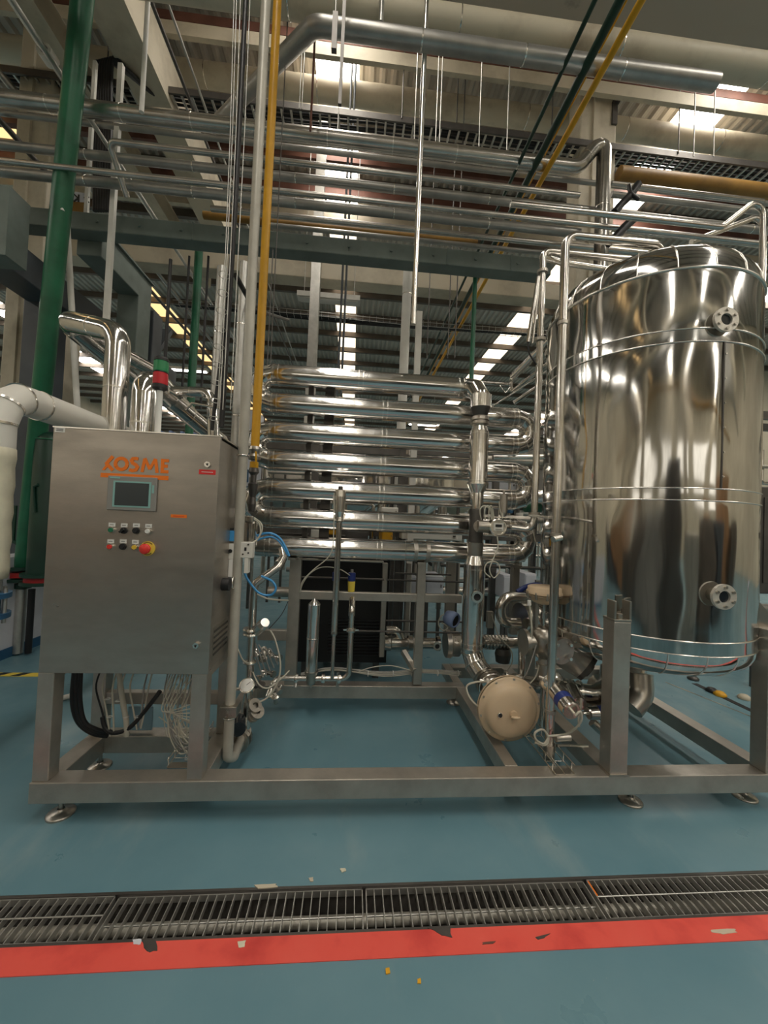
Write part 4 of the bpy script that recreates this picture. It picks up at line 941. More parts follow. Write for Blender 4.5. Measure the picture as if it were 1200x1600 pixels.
mb = MB(); q = W(933, 1112, 2.55); mb.cyl(q, q+V((.0, 0, .04)), .09, n=22); mb.cyl(q+V((0, 0, .045)), q+V((0, 0, .06)), .075, n=22); mb.build('flange', 'satin', op)
q = W(945, 1110, 2.45); MB().bar(q, q+V((.13, .05, -.04)), .02, .05).build('lever', 'satin', op)
mb = MB().tube([W(925, 1128, 2.5), W(940, 1142, 2.48), W(958, 1146, 2.48), W(962, 1120, 2.5)], .03, 14, bend=.05); mb.build('u_bend', 'pipe', op)
# fan hood cone
gm = thing('motor_hood', 'large grey tapered pump motor hood below the tank', 'motor', tuple(W(900, 1030, 2.5)))
a = W(874, 1010, 2.62); b = W(924, 1050, 2.50); d = b-a
MB().lathe(a, d, [(-.06, 0), (-.06, .10), (0, .118), (d.length*.35, .112), (d.length*.86, .088), (d.length*.87, .0)], 28).build('hood', 'frame', gm)
MB().lathe(a+d*.80, d, [(0, .092), (.03, .092), (.03, .08), (.02, .0)], 26).build('hood_rim', 'dark_steel', gm)
MB().cyl(a+d*.8, a+d*.98, .045, n=18).build('shaft_boss', 'dark_steel', gm)
# pneumatic actuators
def pneu(label, a, b, r, lab, hose):
    t = thing('pneumatic_actuator', label, 'actuator', tuple(a), 'pneumatic actuators'); d = b-a; L = d.length
    MB().lathe(a, d, [(0, 0), (0, r*.9), (.01, r), (L-.01, r), (L, r*.93), (L, 0)], 26).build('cylinder', 'pipe', t)
    if lab: MB().lathe(a, d, [(L*.42, r+.0008), (L*.42+.001, r+.0015), (L*.66, r+.0015), (L*.66+.001, r)], 26).build('label_sleeve', lab, t); 
    MB().cyl(b, b+d.normalized()*.03, .012, n=12).build('end_plug', 'bead', t)
    if hose: cable([b+d.normalized()*.03]+hose, .006, 'cable', t, 'air_hose')
    return t
t = pneu('larger steel actuator cylinder with a blue label clamped to the tall pipe', W(868, 1078, 2.2), W(894, 1112, 2.02), .050, 'dkblue', [W(907, 1112, 1.99), W(908, 1126, 2.0), W(897, 1140, 2.05), W(880, 1148, 2.12), W(855, 1150, 2.15)])
MB().lathe(W(862, 1064, 2.24), (.4, -.75, -.5), [(-.02, .03), (-.02, .066), (.0, .07), (.02, .066), (.02, .03)], 24).build('clamp_ring', 'bead', t)
MB().lathe(W(858, 1068, 2.28), (.4, -.75, -.5), [(-.03, .03), (-.03, .05), (.03, .05), (.03, .03)], 20).build('valve_neck', 'satin', t)
pneu('smaller plain actuator cylinder behind the labelled one', W(893, 1075, 2.5), W(906, 1100, 2.3), .042, None, [W(908, 1092, 2.27), W(907, 1108, 2.26), W(904, 1124, 2.26), W(905, 1135, 2.27)])
t = pneu('dark horizontal actuator with a blue band left of the tank leg', W(965, 1112, 2.42), W(918, 1114, 2.44), .042, 'dkblue', None)
q = W(885, 1152, 2.16); MB().cyl(W(868, 1153, 2.16), W(890, 1152, 2.16), .022, n=14).build('solenoid', 'satin', t)
t = thing('coiled_hose', 'cream air hose coiled beside the round beige actuator', 'hose', tuple(W(847, 1150, 2.2)))
cable([W(857, 1152, 2.15), W(850, 1162, 2.15), W(838, 1156, 2.15), W(836, 1145, 2.15), W(848, 1140, 2.15), W(857, 1152, 2.15), W(852, 1164, 2.15), W(836, 1160, 2.16)], .006, 'cable', t, 'loop')
# wire basket tray on the front beam
tx = W(872, 1208, 2.1).x
t = thing('wire_basket_tray', 'wire mesh tray running back from the front beam below the round actuator', 'cable tray', (tx, 2.2, .207))
for xx, zz in ((-.055, .26), (-.055, .214), (0, .214), (.055, .214), (.055, .26)): MB().tube([(tx+xx, 2.03, zz), (tx+xx, 2.75, zz)], .003, 6).build('long_wire', 'bead', t)
for k in range(9):
    y = 2.06+.085*k; MB().tube([(tx-.055, y, .262), (tx-.055, y, .212), (tx+.055, y, .212), (tx+.055, y, .262)], .003, 6).build('cross_wire', 'bead', t)
MB().box((tx-.05, 2.03, .208), (tx+.05, 2.075, .215)).build('foot_plate', 'satin', t)

# ================================================================== SAMPLE PIPEWORK right of the cabinet
YD = 2.3; p = W(372, 860, YD); xD = p.x; rD = 7.6*depth(p)/600
zt_ = 7.5; zb_ = W(357, 1183, YD).z
dp = pthing('drop_pipe', 'tall pale grey drop pipe passing in front of the cabinet side', [(xD, YD, zt_), (xD, YD, zb_), (xD+.02, YD+.05, zb_-.03), W(378, 1150, YD+.25), W(384, 1135, YD+.32)], rD, 'ivory', bend=.03)
for py in (712,): MB().torus((xD, YD, W(378, py, YD).z), (0, 0, 1), rD+.003, .005, 20, 6).build('pipe_clip', 'bead', dp)
z = W(358, 1107, YD).z; MB().box((-.70, YD-.05, z-.03), (xD+.05, YD+.05, z+.03)).build('bracket_box', 'satin', sk, bevel=.003)
MB().torus((xD, YD, z-.045), (0, 0, 1), rD+.006, .006, 20, 6).build('u_bolt', 'bead', sk)
va = W(374, 1160, YD+.2); vb_ = W(386, 1138, YD+.35)
o = MB().lathe(W(368, 1168, YD+.15), W(384, 1146, YD+.35)-W(368, 1168, YD+.15), [(0, .03), (.06, .042), (.06, .06), (.08, .06), (.08, .045), (.12, .045), (.12, .062), (.145, .062), (.145, .04), (.18, .04)], 20).build('check_union', 'satin', dp)
# second line: gauge, valves
YG = 2.62; xg = W(397, 950, YG).x
sp = thing('sample_line', 'kinked steel sampling pipe with clamps and a gauge right of the cabinet', 'piping', tuple(W(388, 1120, YG)))
z1_ = W(390, 1110, YG).z
MB().tube([W(442, 880, 2.75), W(441, 868, 2.78), W(432, 880, 2.7)], .018, 12, bend=.04).build('top_elbow', 'pipe', sp)
P = [W(440, 858, 2.8), W(443, 872, 2.75), W(437, 884, 2.68), W(398, 912, YG), W(396, 928, YG), W(393, 990, YG), W(387, 1130, YG)]
MB().tube(P, .026, 14, bend=.05, seg=5).build('tube', 'pipe', sp)
for py, r in ((983, .052), (990, .052), (1034, .040)):
    q = W(393 if py < 1000 else 390, py, YG); MB().lathe(q-V((0, 0, .01)), (0, 0, 1), [(0, .02), (0, r), (.008, r+.004), (.018, r), (.018, .02)], 20).build('clamp_union', 'bead', sp)
a = W(402, 984, YG-.02); b = W(415, 972, YG-.12); MB().lathe(a, b-a, [(0, .036), (.10, .036), (.14, .028), (.14, 0)], 18).build('side_port', 'bead', sp)
o = MB().lathe(W(386, 1072, YG-.12), (0, -.75, .65), [(-.02, 0), (-.02, .035), (0, .046), (.016, .046), (.018, .04), (.018, 0)], 26).build('pressure_gauge', 'bead', sp)
MB().lathe(W(386, 1072, YG-.12), (0, -.75, .65), [(.018, 0), (.0185, .038), (.019, .038), (.019, 0)], 22).build('gauge_face', 'labelwhite', o)
c = W(386, 1072, YG-.12)+V((0, -.75, .65)).normalized()*.0195; MB().bar(c, c+V((.02, .012, .014)), .003, .002, (0, -.75, .65)).build('needle', 'black', o)
MB().cyl(W(386, 1080, YG-.08), W(386, 1095, YG-.04), .018, n=14).build('gauge_stem', 'bead', o)
MB().cyl(W(366, 1077, YG-.1), W(382, 1076, YG-.1), .010, n=10).build('gauge_arm', 'bead', o)
MB().lathe(W(388, 1078, YG-.02), (0, 0, -1), [(0, .02), (.05, .03), (.12, .038), (.16, .038), (.2, .028), (.3, .022)], 18).build('cone_reducer', 'pipe', sp)
for i, (px, py, r) in enumerate(((398, 1103, .045), (401, 1112, .048), (396, 1118, .04), (380, 1142, .05), (375, 1136, .04))):
    q = W(px, py, YG-.05); MB().lathe(q, (.5, -.4, .6), [(-.012, .02), (-.012, r), (.012, r), (.012, .02)], 20).build('clamp_union', 'satin', sp)
MB().cyl(W(372, 1140, YG-.2), W(372, 1125, YG-.1), .045, n=18).build('float_body', 'glass', sp)
# small ball valve and cables
t = thing('petcock', 'small white handled petcock hanging by the rear beam corner', 'valve', tuple(W(429, 1090, 2.9)))
q = W(430, 1088, 2.9); MB().lathe(q, (0, -.6, .8), [(0, 0), (0, .03), (.012, .032), (.02, .02), (.02, 0)], 16).build('cap', 'bead', t); MB().cyl(q, q+V((0, .03, -.06)), .016, n=12).cyl(q+V((-.05, 0, 0)), q+V((0, 0, 0)), .008).build('stem', 'satin', t)
MB().cyl(q, W(440, 1070, 2.96), .008, n=8).build('link', 'satin', t)
hs = thing('air_hoses', 'loose cream and blue air hoses by the sampling pipe', 'hoses', tuple(W(420, 1050, 2.6)))
cable([W(422, 985, 2.6), W(430, 1000, 2.6), W(438, 1035, 2.6), W(434, 1065, 2.6), W(418, 1090, 2.6), W(395, 1100, 2.6)], .006, 'cable', hs, 'hose')
cable([W(395, 1050, 2.6), W(405, 1070, 2.6), W(420, 1075, 2.6), W(440, 1060, 2.65), W(452, 1048, 2.7)], .005, 'cable', hs, 'hose')
cable([W(421, 982, 2.6), W(440, 960, 2.8), W(450, 940, 2.9)], .003, 'black', hs, 'hose'); cable([W(368, 1005, 2.5), W(380, 1032, 2.5), W(392, 1036, 2.6)], .005, 'cable', hs, 'hose')
cable([W(392, 848, 2.5), W(400, 838, 2.5), W(420, 833, 2.5), W(436, 840, 2.5), W(446, 855, 2.5), W(452, 869, 2.5)], .0075, 'blue', hs, 'blue_hose')
cable([W(394, 850, 2.5), W(404, 843, 2.5), W(424, 839, 2.5), W(438, 848, 2.5), W(450, 868, 2.5)], .006, 'blue', hs, 'blue_hose')
cable([W(382, 895, 2.5), W(388, 907, 2.5), W(404, 926, 2.5), W(422, 930, 2.5), W(431, 920, 2.5), W(425, 908, 2.5), W(408, 900, 2.5)], .0075, 'blue', hs, 'blue_hose')
cable([W(402, 928, 2.55), W(420, 936, 2.6), W(450, 938, 2.9)], .006, 'cable', hs, 'hose')
for k in range(5): cable([W(390+7*k, 995+6*k, 2.75), W(402+5*k, 1030-4*k, 2.75), W(410+6*k, 1058-5*k, 2.8)], .005, 'cablegrey', hs, 'hose')
mb = thing('valve_cluster', 'cluster of small dark fittings on short pipes behind the sampling pipe', 'fittings', tuple(W(405, 1040, 2.85)))
random.seed(11)
for k in range(10):
    q = W(398+random.uniform(0, 28), 1010+random.uniform(0, 70), 2.85); d = V((random.uniform(-1, 1), -.4, random.uniform(-.5, .5))).normalized()
    MB().lathe(q, d, [(0, 0), (0, .02), (.02, .022), (.03, .014), (.07, .014), (.08, .024), (.10, .024), (.10, 0)], 12).build('fitting', random.choice(['satin', 'dark_steel', 'pipe']), mb)
# air service unit on the cabinet side
p = W(361, 855, 2.28)
au = thing('air_service_unit', 'white air regulator with blue filter cup on the cabinet side', 'regulator', (p.x, 2.3, W(361, 875, 2.28).z))
def ub(px0, py0, px1, py1, m, name, Y=2.28, d=.05, par=None):
    a = W(px0, py0, Y); b = W(px1, py1, Y); return MB().box((min(a.x, b.x), Y, min(a.z, b.z)), (max(a.x, b.x), Y+d, max(a.z, b.z))).build(name, m, par or au, bevel=.002)
ub(350, 849, 365, 874, 'offwhite', 'regulator_body'); ub(376, 847, 394, 872, 'offwhite', 'manifold'); ub(357, 829, 366, 846, 'blue', 'filter_cup', d=.04); ub(357, 874, 363, 902, 'labelwhite', 'bowl'); ub(382, 872, 387, 896, 'offwhite', 'riser_block')
q = W(360, 861, 2.279); MB().cyl(q, q+V((0, -.006, 0)), .011, n=14).build('dial', 'black', au)
for px, py in ((379.5, 866), (388, 851), (388, 864)): q = W(px, py, 2.279); MB().cyl(q, q+V((0, -.003, 0)), .005, n=10).build('port', 'black', au)
MB().cbox(W(383.5, 858, 2.279), .012, .004, .02).build('print_mark', 'black', au)
q = W(362, 825, 2.3); MB().cyl(q, q+V((0, 0, -.02)), .018, n=12).build('cup_cap', 'black', au)
t = thing('junction_box', 'small silver junction box with curved cables above the regulator', 'box', tuple(W(388, 812, 2.45)))
q = W(388, 811, 2.45); MB().cbox((q.x, 2.46, q.z), .055, .03, .04).build('box', 'satin', t, bevel=.006); MB().cyl((q.x, 2.445, q.z), (q.x, 2.44, q.z), .014, n=14).build('cover', 'bead', t)
cable([W(397, 811, 2.45), W(405, 818, 2.45), W(407, 832, 2.45), W(402, 843, 2.45), W(390, 850, 2.4)], .005, 'cable', t, 'cable'); cable([W(397, 809, 2.45), W(408, 818, 2.45), W(409, 830, 2.45), W(400, 846, 2.45)], .005, 'cable', t, 'cable')
q = W(391, 830, 2.5); t = pneu('short upright actuator cylinder above the blue hoses', q+V((0, 0, .06)), q+V((0, 0, -.10)), .045, None, None)
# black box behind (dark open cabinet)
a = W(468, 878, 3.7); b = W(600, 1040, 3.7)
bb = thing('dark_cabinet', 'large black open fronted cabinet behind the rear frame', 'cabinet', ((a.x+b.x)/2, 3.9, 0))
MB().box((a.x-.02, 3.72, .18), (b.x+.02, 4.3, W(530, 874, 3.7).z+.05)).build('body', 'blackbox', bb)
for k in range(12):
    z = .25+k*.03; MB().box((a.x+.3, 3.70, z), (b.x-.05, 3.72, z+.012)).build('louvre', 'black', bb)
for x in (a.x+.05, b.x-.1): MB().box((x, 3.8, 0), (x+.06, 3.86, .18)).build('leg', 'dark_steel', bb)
# yellow gas pipe and conduits
YY = 2.7; p = W(416, 350, YY); xY = p.x; ry = 6.4*depth(p)/600
yp = thing('yellow_pipe', 'yellow pipe dropping in front of the coil left bends', 'pipe', (xY, YY, W(398, 735, YY).z))
MB().cyl((xY, YY, W(399, 700, YY).z), (xY, YY, 7.6), ry, n=14).build('tube', 'yellow', yp)
MB().cyl((xY, YY, W(398, 737, YY).z), (xY, YY, W(398, 722, YY).z), ry, n=14).build('tube', 'yellow', yp)
z = W(398, 705, YY).z; MB().lathe((xY, YY, z+.03), (0, 0, -1), [(0, .02), (.0, ry+.012), (.02, ry+.016), (.05, ry+.004), (.07, ry+.016), (.09, ry+.01), (.09, .02)], 14).build('ball_valve', 'satin', yp)
MB().bar((xY+.02, YY-.05, z-.01), (xY+.03, YY-.06, z-.12), .012, .006).build('valve_lever', 'yellow', yp)
z = W(398, 745, YY).z; MB().lathe((xY, YY, z+.06), (0, 0, -1), [(0, 0), (0, .03), (.03, .035), (.05, .02), (.10, .02), (.11, .035), (.15, .03), (.2, .02), (.25, .026), (.3, .02), (.3, 0)], 12).build('regulator', 'dark_steel', yp)

# ================================================================== OVERHEAD PIPES (across the hall)
def xpipe(name, label, y, w, Y, xl, xr, m, xref=533, bands=0, cat='pipe', n=16, extra=None):
    p = W(xref, y, Y); r = rp(w, p); z = p.z
    def xat(px):
        # pixel column where the pipe of this height ends
        lo, hi = -14., 14.
        for _ in range(40):
            mid = (lo+hi)/2; q = V((mid, Y, z-CAM_H)); sx = 600+FPX*q.dot(RGT)/q.dot(FWD)
            if sx < px: lo = mid
            else: hi = mid
        return lo
    a = -13 if xl is None else xat(xl); b = 13 if xr is None else xat(xr)
    pts = [V((a, Y, z)), V((b, Y, z))]
    if extra: pts = extra(pts, r)
    return pthing(name, label, pts, r, m, cat, bend=r*2.2, n=n, bands=bands), z, r, a, b
xpipe('ventilation_duct', 'huge cream round duct nearest the camera high overhead', 22, 42, 3.0, None, None, 'cream_duct', 600, n=28, bands=1.4, cat='duct')
xpipe('ventilation_duct', 'second cream round duct running behind the concrete columns', 154, 31, 5.4, None, None, 'cream_duct', 600, n=28, bands=1.6, cat='duct')
xpipe('ventilation_duct', 'third thinner cream duct farther back above the pipe rack', 232, 12, 6.2, 430, None, 'cream_duct', 600, n=20, bands=2, cat='duct')
xpipe('lagged_pipe', 'thick grey lagged pipe with a sloping left end below the cream duct', 55, 26, 2.85, 492, 1118, 'greypipe', 600, bands=.9, n=22,
      extra=lambda P, r: [W(338, 193, 4.2), P[0], P[1]])
def cdown(P, r):
    z = P[0].z; xe = W(942, 300, 3.7).x
    return [P[0], V((xe-.28, 3.7, z)), V((xe-.1, 3.7, z+.24)), V((xe, 3.7, z+.26)), V((xe, 3.7, 1.0))]
xpipe('rack_pipe', 'largest polished pipe of the overhead rack, turning down behind the tank', 218, 22, 3.7, -40, 915, 'dullpipe', bands=.7, n=20, extra=cdown)
rk = [(239.5, 8, 4.0, -40, 1300, 'first thin pipe under the largest rack pipe'), (262.5, 9, 3.55, 170, 905, 'thin rack pipe starting from an elbow at the left'),
      (286, 13, 3.8, -40, 1300, 'medium rack pipe, third below the largest one'), (309, 8.5, 3.5, -40, 1300, 'slim bright rack pipe, fourth below the largest one'),
      (325, 14, 3.9, -40, 905, 'dark medium rack pipe just above the grey-green beam line'), (347, 9, 4.2, 330, 1300, 'thin rack pipe with a hanger, crossing over the brown pipe'),
      (363, 7, 4.4, 420, 1300, 'lowest thin rack pipe above the grey-green beam')]
RK = []
for i, (y, w, Y, xl, xr, lab) in enumerate(rk):
    ex = (lambda P, r: [P[0]+V((0, .3, -.25)), P[0]]+P[1:]) if i == 1 else None
    RK.append(xpipe('rack_pipe', lab, y, w, Y, xl, xr, 'dullpipe' if i % 2 else 'greypipe', bands=1.1 if w > 10 else 0, n=14, extra=ex))
xpipe('rack_pipe', 'thin pipe right of the column below the brown pipe', 292, 7, 3.9, 955, 1192, 'dullpipe', 1000)
xpipe('rack_pipe', 'medium pipe right of the column, second below the brown pipe', 309, 9, 3.8, 955, 1300, 'greypipe', 1000)
xpipe('rack_pipe', 'pipe right of the column running out above the tank', 362, 9, 3.7, 955, 1300, 'dullpipe', 1000)
p0 = W(1000, 341, 3.2); zz = p0.z; xv = W(1193, 330, 3.2).x; rr_ = rp(9, p0)
pthing('looped_pipe', 'bright pipe looping up and dropping down beside the tank at the right edge', [(p0.x-1.2, 3.2, zz), (W(1128, 355, 3.2).x, 3.2, zz), (xv, 3.2, W(1190, 303, 3.2).z), (xv, 3.2, .9)], rr_, 'pipe', bend=.09)
pthing('looped_pipe', 'second looped pipe behind the first at the right edge', [(W(1080, 378, 3.6).x, 3.6, W(1080, 378, 3.6).z), W(1192, 335, 3.6), (W(1192, 335, 3.6).x, 3.6, 1.2)], rr_, 'pipe', bend=.09)
xpipe('brown_pipe', 'ochre brown pipe right of the column beneath the cable ladder', 292, 22, 4.9, 966, None, 'ochre', 1130, n=18)
xpipe('brown_pipe', 'ochre yellow pipe just above the grey-green beam', 361, 11, 5.0, 318, 745, 'ochre', 560, n=14)
# cable ladder
p = W(600, 206, 5.0); lz = p.z
ld = thing('cable_ladder', 'long cable ladder with black cables crossing under the second duct', 'cable tray', (0, 5.0, lz))
for y in (4.82, 5.18): MB().box((-4.5, y-.012, lz-.04), (9, y+.012, lz+.04)).build('side_rail', 'dark_steel', ld)
rme = None
for k in range(110):
    x = -4.4+k*.121
    if rme is None: o = MB().box((-.012, 4.83, -.012), (.012, 5.17, .012)).build('rung', 'galv', ld); rme = o.data
    else:
        o = bpy.data.objects.new('rung', rme); COL.objects.link(o); o.parent = ld; o.matrix_parent_inverse = parent_inv(ld)
    o.location = (x, 0, lz-.02)
for k in range(6):
    MB().tube([(-4.5+i*.9, 4.88+.05*k+random.uniform(-.02, .02), lz+.03+random.uniform(0, .03)) for i in range(16)], .018, 6).build('cable', 'black', ld)
for x in (-3.2, -1.4, .4, 2.4, 4.2, 6): MB().cyl((x, 4.8, lz), (x, 4.8, 8.01), .008, n=6).build('hanger_rod', 'dark_steel', ld)
# fine wire tray lower down
p = W(560, 504, 6.8); lz = p.z
wt = thing('mesh_tray', 'sagging fine wire mesh tray with black cables above the coil', 'cable tray', (0, 6.8, lz))
for y, dz in ((6.7, .07), (6.7, 0), (6.85, 0), (6.85, .07)): MB().tube([(-3.2+i*.8, y, lz+dz+.02*math.sin(i*.9)) for i in range(12)], .005, 5).build('long_wire', 'galv', wt)
mb = MB()
for k in range(70): x = -3.1+k*.12; mb.tube([(x, 6.7, lz+.09), (x, 6.7, lz), (x, 6.85, lz), (x, 6.85, lz+.09)], .004, 4)
mb.build('cross_wires', 'galv', wt, kind='stuff')
for k in range(4): MB().tube([(-3.2+i*.8, 6.74+.03*k, lz+.02+.025*math.sin(i*.8+k*.5)) for i in range(12)], .018, 6).build('cable', 'black', wt)
# overhead pipes running away down the hall
def ypipe(name, label, px, py, w, Z, m, Yb=18, Ya=.6, n=14, cat='pipe', bands=0):
    p = WZ(px, py, Z); r = rp(w, p)
    return pthing(name, label, [(p.x, Ya, Z), (p.x, Yb, Z)], r, m, cat, n=n, bands=bands)
ypipe('overhead_pipe', 'thin dark green pipe running down the hall overhead, first of the coloured set', 926, 8, 8, 5.2, 'dkgreen')
ypipe('overhead_pipe', 'thick dark green pipe running down the hall beside the yellow one', 962, 14, 15, 5.2, 'dkgreen')
ypipe('overhead_pipe', 'yellow ochre pipe running down the hall overhead', 995, 14, 12, 5.15, 'yellow')
ypipe('overhead_pipe', 'very thin yellow pipe between the green and yellow overhead pipes', 958, 40, 3.5, 5.3, 'yellow')
for px, py, w, m, lab in ((22, 8, 10, 'galv', 'galvanised pipe running down the hall at the top left corner'), (4, 120, 10, 'greypipe', 'grey pipe running down the hall at the left edge'),
                          (2, 190, 9, 'dark_steel', 'dark strut running down the hall under the left grey pipe'), (237, 4, 6, 'dark_steel', 'thin dark strut running back from the top near the white hanger pipe'), 
                          (150, 200, 7, 'galv', 'thin galvanised pipe running back beneath the rack at the left'), (262, 4, 4, 'galv', 'thin grey conduit running back from the top, right of the dark strut')):
    ypipe('overhead_conduit', lab, px, py, w, 6.3 if py < 150 else 5.3, m, 14)
t = thing('pipe_clamp', 'pale clamp on the galvanised pipe at the upper left', 'clamp', tuple(WZ(75, 87, 6.3)))
q = WZ(75, 87, 6.3); MB().lathe(q, (0, 1, 0), [(-.06, .04), (-.06, .075), (.06, .075), (.06, .04)], 14).build('collar', 'white', t)
# vertical hangers, drops and conduits
def vpipe(name, label, px, py, w, Y, ytop, ybot, m, cat='pipe', n=14, bands=0, sq=False):
    p = W(px, py, Y); zt = 8.01 if ytop is None else W(px, ytop, Y).z; zb = 0.0 if ybot is None else W(px, ybot, Y).z; r = rp(w, p)
    t = thing(name, label, cat, (p.x, Y, zb))
    o = (MB().box((p.x-r, Y-r, zb), (p.x+r, Y+r, zt)) if sq else MB().cyl((p.x, Y, zb), (p.x, Y, zt), r, n=n)).build('tube' if not sq else 'post', m, t)
    if bands:
        mb = MB(); k = int((zt-zb)/bands)
        for j in range(1, k+1): band(mb, (p.x, Y, zb+j*bands), (0, 0, 1), r, .01, n, .003)
        mb.build('joint_bands', 'bead', o, kind='stuff')
    return t
vpipe('hanging_pipe', 'thin bright white pipe hanging from the roof in the middle', 656, 260, 8, 2.9, None, 508, 'bead')
vpipe('white_pipe', 'white vertical pipe behind the coil under the cream beam', 634, 500, 14, 5.4, 408, None, 'white', bands=1.2)
vpipe('white_post', 'square white post beside the white vertical pipe', 653, 540, 9, 4.6, 488, None, 'white', 'post', sq=True)
vpipe('green_drop_pipe', 'thin green pipe dropping to the riser elbow', 740, 500, 7, 4.4, 400, 597, 'green')
vpipe('steel_post', 'grey steel post rising from the coil into the second duct', 500, 300, 14, 6.0, 98, 900, 'galv', 'post', sq=True)
vpipe('twin_conduit', 'pair of thin blue-grey conduits in front of the middle skylight', 533, 480, 3.5, 5.2, None, 620, 'blgrey')
vpipe('twin_conduit', 'second of the blue-grey conduits in front of the middle skylight', 539, 480, 3.5, 5.2, None, 620, 'blgrey')
vpipe('lagged_drop', 'pale lagged vertical pipe with wire ties left of the black hoses', 343, 510, 16, 3.6, 418, None, 'galv', bands=.8)
vpipe('lagged_drop', 'pale lagged vertical pipe between the black hoses and the drop pipe', 374, 560, 13, 3.4, 410, None, 'galv', bands=.8)
vpipe('green_pipe', 'slim green vertical pipe behind the signal tower', 305, 500, 12, 5.2, 380, 830, 'green')
vpipe('black_rod', 'black hanging rod above the signal tower', 262, 490, 5, 3.9, 405, 600, 'black', 'rod'); vpipe('black_rod', 'black rod between signal tower and slim green pipe', 291, 490, 3.5, 4.4, 400, 640, 'black', 'rod'); vpipe('black_rod', 'black rod right of the slim green pipe', 321, 490, 3.5, 4.4, 400, 640, 'black', 'rod')
vpipe('white_hanger', 'thin white hanger pipe with a small valve near the top', 226, 90, 7, 3.4, None, 176, 'white')
vpipe('white_upright', 'slim white upright in front of the cable column', 178, 300, 7, 4.0, 100, 560, 'white', 'post', sq=True)
vpipe('white_upright', 'slim white upright left of the cable column', 143, 200, 5, 4.3, 96, 335, 'white', 'post', sq=True)
vpipe('hanger_rod', 'dark square hanger in front of the middle skylight strip', 537, 30, 5, 2.6, None, 165, 'dark_steel', 'hanger', sq=True)
t = vpipe('hanger_rod', 'short dark flat hanger bar over the grey lagged pipe', 524, 30, 8, 2.55, 22, 80, 'dark_steel', 'hanger', sq=True); q = W(524, 24, 2.55); MB().cyl(q, (q.x, q.y, 8.01), .006, n=6).build('rod', 'galv', t)
vpipe('hanger_rod', 'rusty hanging rod left of the steel post', 490, 100, 3.5, 3.2, None, 205, 'rust', 'hanger')
vpipe('hanger_rod', 'pale bolted hanger pipe at the top middle', 596, 18, 8, 2.9, None, 36, 'galv', 'hanger')
for i, (px, py, yt, yb, Y) in enumerate(((470, 120, 60, 170, 4.0), (474, 120, 20, 170, 4.0), (752, 130, 60, 240, 3.8), (684, 140, 80, 240, 4.2), (690, 140, 80, 240, 4.2), (793, 200, 90, 250, 4.2), (1085, 190, 135, 245, 4.4), (1116, 190, 130, 245, 4.4), (648, 200, 60, 228, 4.0), (530, 150, 50, 210, 4.4), (705, 410, 398, 560, 5.0), (716, 410, 398, 560, 5.0), (672, 430, 410, 560, 5.6), (430, 420, 390, 570, 3.2), (425, 420, 390, 760, 3.2))):
    yt = None if i != 14 else yt
    vpipe('hanger_wire', ['thin wire hanger left of the steel post', 'thin wire hanger next to the steel post', 'thin wire crossing the roof right of the bright hanging pipe', 'left wire of the pair right of the hanging pipe', 'right wire of the pair right of the hanging pipe',
          'wire hanger near the green overhead pipes', 'wire hanger in front of the right skylight', 'second wire hanger in front of the right skylight', 'wire hanger just left of the bright hanging pipe', 'wire hanger in front of the bright skylight panel', 'thin conduit left of the green drop pipe', 'second thin conduit left of the green drop pipe', 'thin conduit right of the white post', 'upper chain wire beside the yellow pipe', 'long chain wire crossing the coil left bends'][i], px, py, 1.8, Y, yt, yb, 'galv' if i < 10 else 'dark_steel', 'wire', n=6)
# black hoses and wire runs beside the drop pipe
for k, (a, b, w, lab) in enumerate((((385, -20), (346, 668), 7, 'thick black hose hanging beside the drop pipe'), ((362, 395), (331, 672), 5, 'thinner black hose right of the pale lagged pipe'))):
    pthing('black_hose', lab, [W(a[0], a[1], 2.75), W((a[0]+b[0])/2+2, (a[1]+b[1])/2, 2.75), W(b[0], b[1], 2.75)], w/2*2.75*1.1/600, 'black', 'hose', n=10)
pthing('black_cable', 'black cable slanting from the beam to the mesh tray', [W(368, 430, 2.9), W(390, 470, 3.2), W(412, 488, 4), W(450, 500, 5.5)], .02, 'black', 'cable', n=8)
mw = thing('chain_wires', 'four thin wire chains hanging left of the drop pipe', 'wires', tuple(W(365, 400, 2.7)))
for k, (x0, x1) in enumerate(((366, 352), (370, 355), (376, 360), (391, 372))): MB().tube([W(x0, -10, 2.7), W((x0+x1)/2+1, 200, 2.7), W(x1, 400, 2.7), W(x1-12, 640, 2.7)], .0035, 5).build('wire', 'galv', mw)
for k in range(9):
    q = W(350-2*k, 430+28*k, 2.7); MB().torus(q, (0, .2, 1), .035, .003, 12, 4).build('tie_ring', 'galv', mw)
# brackets: slanted bar right of the column; black junk near (985,340)
t = thing('slanted_bracket', 'dark slanted steel bracket on the right column', 'bracket', tuple(W(975, 170, 4.9)))
MB().bar(W(1000, 96, 4.9), W(962, 165, 4.9), .09, .05).bar(W(960, 160, 4.9), W(959, 196, 4.9), .07, .05).build('arm', 'dark_steel', t)
t = thing('hose_clump', 'black crumpled strap hanging on the rack pipes right of the column', 'strap', tuple(W(980, 330, 3.4)))
cable([W(997, 288, 3.4), W(985, 305, 3.38), W(972, 318, 3.4), W(960, 332, 3.4)], .035, 'black', t, 'strap'); cable([W(990, 342, 3.4), W(975, 356, 3.4), W(960, 372, 3.4), W(950, 380, 3.4)], .04, 'black', t, 'strap')
cable([W(983, 290, 3.4), W(986, 302, 3.36), W(998, 312, 3.36)], .018, 'black', t, 'strap')
